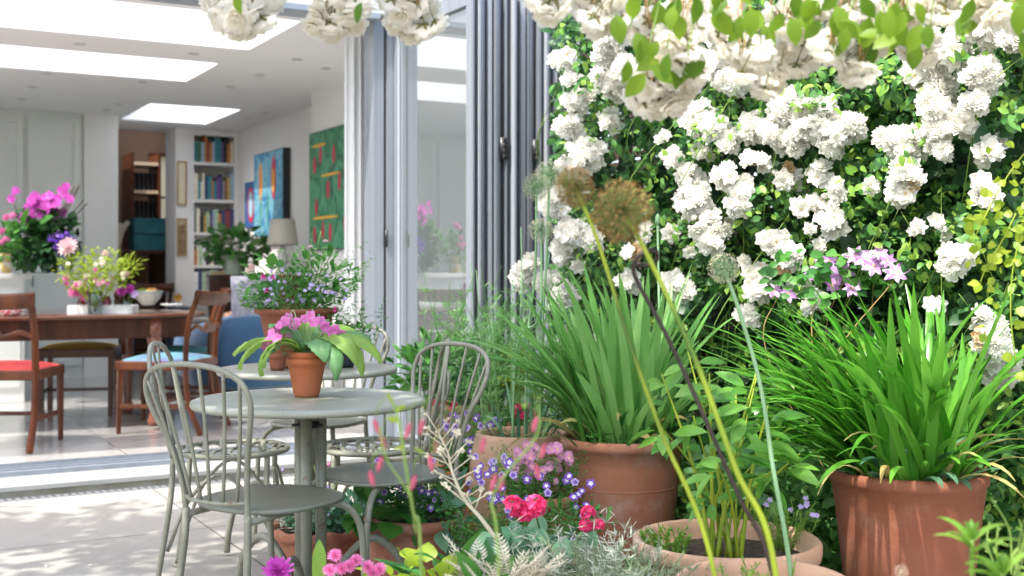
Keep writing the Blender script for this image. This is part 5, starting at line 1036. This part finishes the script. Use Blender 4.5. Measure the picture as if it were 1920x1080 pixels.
g = MB(); n = len(lv); g.scatter(leaf_t(.42, 7, .25, .28, .9), [tuple(v) for v, d in lv], [tuple(d) for v, d in lv], np.array([-.1, -.4, 1.]) + nr.normal(0, .35, (n, 3)), nr.uniform(.055, .10, n)); part('leaves', g, leafm('glossy_leaf', (.07, .25, .03), (.20, .44, .07), .4, .3), t)
g = MB(); sprigs(g, (-.15, .02, .30), .06, .08, 30, LFw, .014, 16, stem=0); sprigs(g, (.17, .10, .30), .06, .13, 36, LFn, .018, 22, stem=0, up=.3); part('undergrowth', g, m_rleafb, t)
for k in range(9): put('blossom', CAM, t, (rnd.uniform(.10, .25), rnd.uniform(-.02, .1), rnd.uniform(.40, .46)), (0, -1, .8), .009)
# front bowl
t = place('front_bowl', 'terracotta bowl at the bottom edge in front of the wide planted bowl', 'plant pot', 1432, 1080, 2.62)
make_pot(t, .195, .14, .375, m_terrap, .024, .045, soil=.05)
g = MB(); sprigs(g, (-.05, -.03, .33), .10, .09, 20, LFn, .02, 14, stem=0); part('seedlings', g, m_rleafb, t)
# barrel pot
t = place('potted_allium', 'pale barrel shaped terracotta pot with tall allium stalks behind the asters', 'potted plant', 978, 815, 4.25)
make_pot(t, .162, .13, .478, m_terrap, .004, .03, soil=.06, prof=[(.13, 0), (.15, .05), (.178, .18), (.188, .28), (.186, .36), (.176, .43), (.166, .465), (.162, .476), (.155, .479), (.147, .474), (.146, .44), (.15, .38)])
L0 = t.location
for (hx, hy, D, r, bx, by, mi) in ((1006, 350, 4.2, .050, 985, 800, 0), (1030, 328, 4.25, .053, 1012, 805, 0), (1015, 432, 4.15, .044, 960, 805, 0)):
    q = px(hx, hy, D) - Vector((L0.x, L0.y, 0)); bq = px(bx, by, 4.22) - Vector((L0.x, L0.y, 0)); h = put('flower_head', ALP, t, q, (0, 0, 1), r); g = MB(); g.tube(cr([(bq.x, bq.y, .42), (bq.x * .8 + q.x * .2 , bq.y, .8), (q.x * .9, q.y, q.z - .3), q], 6), .0045, 7); part('stem', g, m_stemb, t)
q = px(1233, 412, 4.0); tb = thing('flower_bud_stalk', 'single green bud stalk rising above the tall strap leaves', 'bud stalk', (q.x, q.y, 0)); g = MB(); g.tube([(0, .03, .3), (.01, .02, .8), (0, 0, q.z - .02)], .004, 7); part('stem', g, m_stemb, tb); g = MB(); g.lathe([(.004, -.02), (.009, -.005), (.007, .012), (.0, .022)], 10, (0, 0, q.z)); part('bud', g, m_stemb, tb)
g = MB(); 
for k in range(3): x0 = rnd.uniform(-.12, .1); g.tube(cr([(x0, -.05, .42), (x0 + rnd.uniform(-.05, .05), -.05, .7), (x0 + rnd.uniform(-.18, .1), -.02, rnd.uniform(.8, 1.25))], 6), .0018, 5)
part('thin_stalks', g, m_stemb, t)
g = MB(); clump(g, .1, 22, .30, .012, .42, (.2, .9), (.4, 1.4)); part('leaves', g, m_blue, t)
# pot of violas and spinach leaves
def herbpot(name, lab, x, D, R, h, mat, fns, flowers=(), n=0, fr=None, zf=(.02, .12), pr=.8, wob=None, s_=.015, bulge=0):
    t = place(name, lab, 'potted plant', x, 900, D); make_pot(t, R, R * pr, h, mat, .012, .035, soil=.025, wob=wob, bulge=bulge)
    for nm, fn, m in fns: g = MB(); fn(g, h - .02, R); part(nm, g, m, t)
    for k in range(n):
        a = rnd.uniform(0, 6.28); q = math.sqrt(rnd.random()) * (fr or R); put('blossom', rnd.choice(flowers), t, (q * math.cos(a), q * math.sin(a), h + rnd.uniform(*zf)), (rnd.uniform(-.6, .4), -1, rnd.uniform(.1, 1)), s_ * rnd.uniform(.8, 1.15))
    return t
herbpot('potted_viola', 'smooth terracotta pot of small lilac violas under the seat of the second hoop chair', 782, 3.70, .165, .30, m_terra, [('foliage', lambda g, h, R: sprigs(g, (0, 0, h), R, .15, 110, LF, .020, 26, lean=.5), m_mid), ('broad_leaves', lambda g, h, R: bush(g, (-.1, -.12, h + .04), (.10, .05, .06), 26, LFo, .075, .1), m_mid), ('big_leaves', lambda g, h, R: bush(g, (.10, -.14, h + .03), (.06, .04, .05), 12, LFe, .12, .2), m_blue)], [VIO, VIOL], 44, zf=(.04, .15), s_=.012)
def scal(r, z, t, i): k = 1 + (.035 * math.cos(11 * t) * max(0, (z - .15) / .08)); return r * k, z + (.006 * math.cos(11 * t + 1) if z > .2 else 0)
herbpot('potted_dianthus', 'scalloped rim terracotta pot of blue green leaves under the front hoop chair', 600, 3.85, .162, .235, m_terra, [('foliage', lambda g, h, R: bush(g, (.03, 0, h + .045), (.15, .13, .07), 420, LFo, .030, .3, .2), m_blue), ('fine_foliage', lambda g, h, R: sprigs(g, (-.06, 0, h), .09, .14, 60, LFt, .030, 24), m_grey), ('stems', lambda g, h, R: stems(g, (0, 0, h), [(rnd.uniform(-.14, .12), rnd.uniform(-.1, .05), h + rnd.uniform(.1, .24)) for _ in range(16)], .001), m_stem)], [GER, CAM, GERP], 12, zf=(.05, .2), s_=.007, wob=scal)
herbpot('potted_viola', 'terracotta pot of violas standing left of the pale barrel pot', 878, 4.35, .115, .335, m_terra2, [('foliage', lambda g, h, R: sprigs(g, (0, 0, h), R, .18, 90, LF, .018, 26, lean=.5), m_mid)], [VIO, VIOL], 22, zf=(.07, .2), s_=.018)
t = herbpot('potted_herb', 'weathered terracotta pot of sage, fennel and pink geraniums beside the glass doors', 866, 5.05, .165, .50, m_terrap, [('foliage', lambda g, h, R: bush(g, (-.10, 0, h + .14), (.2, .14, .16), 420, LFe, .070, .5, .2), m_mid), ('fine_foliage', lambda g, h, R: sprigs(g, (.03, -.03, h), .16, .26, 170, LFn, .028, 30, lean=.4), m_blue), ('yellow_leaves', lambda g, h, R: bush(g, (.20, 0, h + .14), (.09, .08, .11), 170, LFo, .035, .2), m_lime)])
g = MB(); sprigs(g, (.10, .05, .5), .14, .46, 46, LFt, .055, 60, stem=0, lean=.25, up=.9); part('fennel_fronds', g, m_fen, t)
for (x, y) in ((820, 762), (835, 752), (845, 768), (826, 778), (838, 790), (852, 758), (815, 755)): q = px(x, y, 4.85) - Vector((t.location.x, t.location.y, 0)); put('flower_head', GER, t, q, (0, -1, .6), .020)
t = place('fennel', 'wispy fennel plant with feathery fronds in front of the folding door ends', 'fennel', 950, 800, 4.7)
g = MB(); sprigs(g, (0, 0, .02), .13, .98, 60, LFt, .06, 90, stem=0, lean=.12, up=.8); part('fronds', g, m_fen, t)
g = MB()
for k in range(9): a = rnd.uniform(-.2, .2); g.tube(cr([(a * .3, 0, 0), (a * .7, 0, .5), (a, 0, rnd.uniform(.8, 1.2))], 5), .0022, 5)
part('stalks', g, m_stemb, t)
t = herbpot('potted_geranium', 'small terracotta pot of hot pink geraniums behind the barrel pot', 985, 4.7, .075, .46, m_terra, [('foliage', lambda g, h, R: bush(g, (0, 0, h + .03), (.1, .08, .04), 60, LFo, .045, .2), m_mid)])
for (x, y) in ((972, 765), (990, 762), (1000, 775), (980, 780), (968, 775)): put('flower_head', GER, t, px(x, y, 4.6) - Vector((t.location.x, t.location.y, 0)), (0, -1, .4), .022)
# aster / viola pots in front of barrel
def flowerpatch(name, lab, cat, x0, D, R, h, mat, fols, pts, meshes, s_, Dj=.08, Df=None):
    t = place(name, lab, cat, x0, 900, D); make_pot(t, R, R * .8, h, mat, .012, .035, soil=.02)
    for nm, fn, m in fols: g = MB(); fn(g, h - .02, R); part(nm, g, m, t)
    for (x, y) in pts: q = px(x, y, (Df or D) + rnd.uniform(-Dj, Dj)) - Vector((t.location.x, t.location.y, 0)); put('blossom', rnd.choice(meshes), t, q, (rnd.uniform(-.5, .4), -1, rnd.uniform(.1, 1.1)), s_ * rnd.uniform(.8, 1.15))
    return t
def rpts(n, x0, x1, y0, y1): return [(rnd.uniform(x0, x1), rnd.uniform(y0, y1)) for _ in range(n)]
flowerpatch('potted_aster', 'pot of massed pink asters with yellow eyes against the pale barrel pot', 'potted plant', 1012, 3.82, .12, .34, m_terra, [('foliage', lambda g, h, R: sprigs(g, (0, 0, h), .13, .17, 120, LFn, .020, 26), m_mid)], rpts(62, 955, 1068, 833, 905), [AST], .0165, .09)
flowerpatch('potted_viola', 'pot of purple violas in front of the pink asters', 'potted plant', 975, 3.42, .17, .24, m_terra, [('foliage', lambda g, h, R: (sprigs(g, (0, 0, h), .19, .19, 190, LFn, .022, 28), bush(g, (.12, 0, h + .1), (.16, .1, .08), 140, LF, .024)), m_mid)], rpts(22, 890, 960, 855, 950) + rpts(26, 950, 1110, 890, 1010), [VIO, VIO, VIOL], .0132, .1)
# pink geranium pot
t = place('potted_geranium', 'pot of bright cerise geraniums between the violas and the silver leaved plant', 'potted plant', 1010, 960, 3.0)
make_pot(t, .14, .11, .24, m_terra, .012, .03)
g = MB(); bush(g, (0, 0, .31), (.19, .14, .07), 130, LFo, .06, .1, .2); part('foliage', g, m_blue, t)
for (x, y, s_) in ((962, 950, .034), (1002, 950, .038), (985, 962, .03), (1103, 962, .024), (1098, 985, .022), (1122, 985, .02)): put('flower_head', GER, t, px(x, y, 2.88) - Vector((t.location.x, t.location.y, 0)), (rnd.uniform(-.2, .2), -1, .6), s_)
# silver leaved plants
def lobed(mb, base, az, L, th, mi=0):
    d0 = Vector((math.cos(az) * math.sin(th), math.sin(az) * math.sin(th), math.cos(th))); sd = Vector((-math.sin(az), math.cos(az), 0)); nn = d0.cross(sd).normalized() * -1; b = Vector(base)
    P = []; D = []; S_ = []
    for k in range(7):
        s = .25 + .12 * k; w = .30 * math.sin(PI * min(1, .15 + s * .75))
        for q in (-1, 1): P.append(tuple(b + d0 * L * s - nn * L * .25 * s * s)); D.append(tuple((d0 * .7 + sd * q).normalized())); S_.append(L * w)
    P.append(tuple(b + d0 * L * .9 - nn * L * .2)); D.append(tuple(d0)); S_.append(L * .25)
    mb.tube([b, b + d0 * L * .5 - nn * L * .06, b + d0 * L * .95 - nn * L * .22], [.0022, .002, .001], 5, mi=mi)
    mb.scatter(leaf_t(.34, 4, .2, .2, .6), P, D, np.tile(np.array(nn), (len(P), 1)), S_, mi)
t = place('dusty_miller', 'cream felted dusty miller with deeply cut leaves below the cerise geraniums', 'potted plant', 945, 1060, 2.62)
make_pot(t, .13, .1, .26, m_terra)
g = MB()
for k in range(95): a = rnd.uniform(0, 6.28); q = math.sqrt(rnd.random()); lobed(g, (.07 * q * math.cos(a), .07 * q * math.sin(a), rnd.uniform(.26, .40)), a + rnd.gauss(0, .4), rnd.uniform(.06, .11), rnd.uniform(.8, 1.75))
part('leaves', g, m_cream, t); L0 = t.location
g = MB(); P3 = [px(x, y, D) - Vector((L0.x, L0.y, 0)) for x, y, D in ((930, 1010, 2.62), (900, 970, 2.6), (870, 935, 2.6), (848, 885, 2.6), (840, 850, 2.6), (822, 812, 2.6))]; c = cr(P3, 6); g.tube(c, np.linspace(.005, .002, len(c)), 7)
for i in range(8, len(c), 2):
    for s in (-1, 1):
        e = c[i] + Vector((s * rnd.uniform(.015, .05), rnd.uniform(-.02, .02), rnd.uniform(.02, .05))); g.tube([c[i], (c[i] + e) / 2, e], .0013, 5); nb = 5; g.scatter(LFw, [tuple(e)] * nb, rdir(nb), rdir(nb), nr.uniform(.008, .014, nb))
part('flower_stalk', g, m_cream, t)
t = place('lavender_cotton', 'soft grey green mound of needle leaved foliage in front of the middle big pot', 'potted plant', 1125, 1060, 2.72)
make_pot(t, .15, .12, .24, m_terra)
g = MB(); sprigs(g, (0, 0, .20), .17, .20, 240, LFt, .034, 46, lean=.5, stem=0); part('foliage', g, M('grey_needles', (.22, .32, .17), .7, (.36, .42, .24), island=True, tr=.25), t)
g = MB(); sprigs(g, (-.05, 0, .26), .14, .21, 46, LFt, .038, 40, lean=.5); part('pale_tips', g, m_grey, t)
t = place('scented_geranium', 'lime green round leaved plant at the bottom beside the cream felted leaves', 'potted plant', 800, 1060, 2.66)
make_pot(t, .13, .1, .24, m_terra)
g = MB(); bush(g, (0, 0, .33), (.16, .12, .09), 120, LFo, .044, .1, .2, facing=(0, -.5, 0)); part('leaves', g, m_lime, t); g = MB(); bush(g, (.07, .02, .31), (.12, .1, .08), 50, LFe, .10, .5); part('long_leaves', g, m_mid, t)
for k in range(10): put('blossom', CAM, t, (rnd.uniform(-.14, .0), -.10, rnd.uniform(.28, .34)), (0, -1, .4), .010)
t = place('pink_bedding', 'low pot of small pink flower heads and one upright bright green leaf', 'potted plant', 640, 1065, 2.62)
make_pot(t, .13, .1, .24, m_terra); L0 = Vector((t.location.x, t.location.y, 0))
g = MB(); bush(g, (0, 0, .31), (.16, .11, .06), 110, LFw, .036, .2); part('foliage', g, m_mid, t); g = MB(); g.strap(tuple(px(596, 1100, 2.55) - L0), 1.4, .10, .030, .05, .1, 9, .3); part('upright_leaf', g, m_rleafb, t)
for (x, y) in ((628, 1042), (668, 1052), (655, 1062), (690, 1064), (640, 1066), (712, 1068), (618, 1070), (700, 1075)): put('flower_head', DAHP, t, px(x, y, 2.5) - L0, (rnd.uniform(-.3, .3), -1, .9), .017)
t = place('dahlia', 'magenta pink dahlia bloom at the bottom edge below the front hoop chair', 'dahlia', 522, 1075, 2.52)
make_pot(t, .10, .08, .22, m_terra); q = px(521, 1073, 2.5) - Vector((t.location.x, t.location.y, 0)); put('flower_head', DAH, t, q, (-.1, -.75, .8), .038); g = MB(); g.tube([(0, 0, .18), (q.x, q.y + .02, q.z - .01)], .004, 6); part('stem', g, m_stem, t)
g = MB(); bush(g, (.02, .02, .25), (.10, .08, .05), 40, LFe, .07, .3); part('foliage', g, m_mid, t)
# undergrowth between pots
def under(lab, x0, x1, D0, D1, n, h, tpl, sz, m, name='ground_cover'):
    g = MB(); X = nr.uniform(x0, x1, n); D = nr.uniform(D0, D1, n); P = np.stack([(X - 960) / F * D, D, h * nr.uniform(0.05, 1, n) ** 1.0], 1); g.scatter(tpl, P, rdir(n, .4), np.array([-.1, -.6, 1.]) + nr.normal(0, .5, (n, 3)), sz * nr.uniform(.6, 1.3, n)); return single(name, g, m, lab, 'ground cover', kind='stuff')
under('mixed green leaves filling the bed between the pots', 780, 1560, 2.9, 4.3, 2200, .14, LF, .05, m_mid); under('dark leaves in the shade behind the big pots', 1300, 2050, 3.5, 4.4, 3200, .5, LFw, .055, m_rleaf, 'shade_foliage')
under('low leaves along the bottom between the small pots', 700, 1250, 2.55, 3.1, 900, .24, LF, .045, m_mid, 'low_foliage')
# tall alliums and plant stake near the lens
def allium(lab, hx, hy, D, r, path, me, ms, rs):
    q = px(hx, hy, D); t = thing('allium', lab, 'allium', (px(*path[-1], D).x, D, 0), 0); O = t.location.copy()
    put('flower_head', me, t, q - O, (0, 0, 1), r); pts = [px(x, y, D) - O for x, y in path]; e = pts[-1]; pts.append(Vector((e.x + (e.x - pts[-2].x) * .6, 0.02, 0))); g = MB(); c = cr([q - O] + pts, 8); g.tube(c, np.linspace(rs * .75, rs * 1.15, len(c)), 10); part('stem', g, ms, t); return t
allium('smaller dark brown allium seed head beside the biggest one', 1078, 350, 2.05, .035, [(1120, 450), (1180, 640), (1240, 810), (1340, 1080)], ALB, m_stem_dapple, .0040)
allium('biggest golden brown allium seed head on a thick yellow green stem', 1166, 396, 1.92, .050, [(1210, 470), (1300, 665), (1380, 880), (1455, 1080)], ALB, m_stem_dapple, .0047)
allium('pale allium seed head on a blue green stem in front of the right pot leaves', 1357, 503, 2.75, .036, [(1385, 580), (1425, 720), (1450, 880), (1483, 1080)], ALP, m_stemb, .0055)
t = thing('plant_stake', 'dark metal plant stake with a looped pigtail top crossing the allium stems', 'plant stake', (px(1450, 1080, 2.15).x, 2.15, 0)); O = t.location.copy()
pts = [px(x, y, D) - O for x, y, D in ((1226, 492, 2.13), (1234, 478, 2.12), (1218, 472, 2.11), (1196, 482, 2.13), (1189, 500, 2.16), (1196, 495, 2.19), (1218, 492, 2.19), (1232, 480, 2.19))]
pts = [px(x, y, D) - O for x, y, D in ((1196, 494, 2.19), (1215, 497, 2.20), (1232, 486, 2.18), (1228, 470, 2.15), (1205, 474, 2.13), (1188, 498, 2.14), (1196, 530, 2.15), (1240, 610, 2.15), (1300, 735, 2.15), (1385, 930, 2.15), (1450, 1080, 2.15))]
pts.append(Vector((.1, .0, .0))); g = MB(); g.tube(cr(pts, 6), .0040, 8); part('rod', g, M('dark_metal', (.06, .045, .04), .45, metal=.6), t)
# blurred foreground plants
m_fg = leafm('foreground_leaf', (.12, .28, .03), (.24, .42, .06), .4)
t = thing('pink_bud_plant', 'wiry stems of drooping dusky pink buds close to the lens over the chair seats', 'flowering plant', (px(800, 1100, 1.65).x, 1.65, 0)); O = t.location.copy()
g = MB(); g.tube(cr([(0, 0, 0)] + [px(x, y, 1.65) - O for x, y in ((790, 1075), (775, 960), (762, 880), (748, 790), (735, 750))], 8), .0022, 6); g.tube(cr([px(780, 1000, 1.65) - O, px(768, 930, 1.62) - O, px(725, 860, 1.6) - O, px(712, 800, 1.6) - O], 6), .0015, 6); g.tube(cr([(0.1, 0, 0)] + [px(x, y, 1.6) - O for x, y in ((935, 1080), (925, 930), (1005, 820), (1010, 760))], 6), .0018, 6); part('stems', g, m_stem, t)
g = MB()
for (x, y) in ((718, 828), (697, 897), (712, 870), (790, 800), (808, 868), (775, 905), (706, 800), (905, 835), (925, 905), (940, 905), (1018, 845), (1008, 885), (1003, 795), (765, 808)):
    q = px(x, y, 1.62 + rnd.uniform(-.05, .05)) - O; gg = MB(); gg.lathe([(.001, -.015), (.0045, -.009), (.0058, 0), (.0045, .008), (.0015, .014)], 10); gg.v[0] = gg.v[0] * np.array([.66, .66, .8]); o = part('bud', gg, m_bud, t); o.location = q; o.rotation_euler = (rnd.uniform(-.2, .2), rnd.uniform(-.35, .35), 0); g.tube([q + Vector((0, 0, .013)), q + Vector((.002, 0, .03)), q + Vector((.012, 0, .04))], .0008, 5)
part('sprays', g, m_stem, t); g = MB(); pos = [tuple(px(x, y, 1.62) - O) for x, y in ((730, 752), (742, 768), (725, 785), (760, 835), (735, 755), (775, 840), (745, 772), (985, 765), (1000, 742))]; g.scatter(LF, pos, rdir(len(pos)), rdir(len(pos)), .018); part('foliage', g, m_lime, t)
t = thing('foreground_spurge', 'bright green whorled plant close to the lens in front of the right big pot', 'leafy plant', (px(1830, 1100, 1.75).x, 1.75, 0)); O = t.location.copy()
g = MB(); tops = [(1822, 1012, 1.75), (1880, 1075, 1.7)]
for (x, y, D) in tops: q = px(x, y, D) - O; g.tube(cr([(q.x * .6, 0, 0), (q.x * .8, q.y * .5, q.z * .6), q], 6), .0035, 7)
part('stems', g, m_fg, t); g = MB()
for (x, y, D) in tops:
    q = px(x, y, D) - O
    for k in range(7): g.strap(tuple(q + Vector((0, 0, -.01 * (k % 3)))), k * 2.4 + .3, rnd.uniform(.055, .09), .014, .55 + rnd.uniform(0, .4), 1.2, 8, .3)
    for k in range(5): g.strap(tuple(q), k * 1.25, .03, .008, .2, .3, 5, .3)
part('leaves', g, m_fg, t); g = MB(); sprigs(g, tuple(px(1900, 1075, 2.0) - O), .05, .13, 8, LFn, .02, 6, stem=0); part('side_shoots', g, m_stem, t)
for (x, y) in ((1690, 1072),): put('flower_head', GERP if x > 1800 else mk(lambda m: allium_head(m, 60), 'flower_head', [m_cream, m_cream]), t, px(x, y, 1.75) - O, (0, -1, .5), .010)

g = MB(); n = 46; X = nr.uniform(-1.9, .2, n); Y = nr.uniform(3.3, 5.2, n); g.scatter((petal_t(.9, 2, 2, 84, -10, .06)), np.stack([X, Y, np.full(n, .004)], 1), nr.normal(0, 1, (n, 3)) * np.array([1, 1, .05]), np.tile([0, 0, 1.], (n, 1)), nr.uniform(.008, .016, n))
single('fallen_petals', g, m_petalc, 'fallen cream rose petals scattered over the pale paving', 'petals', kind='stuff')
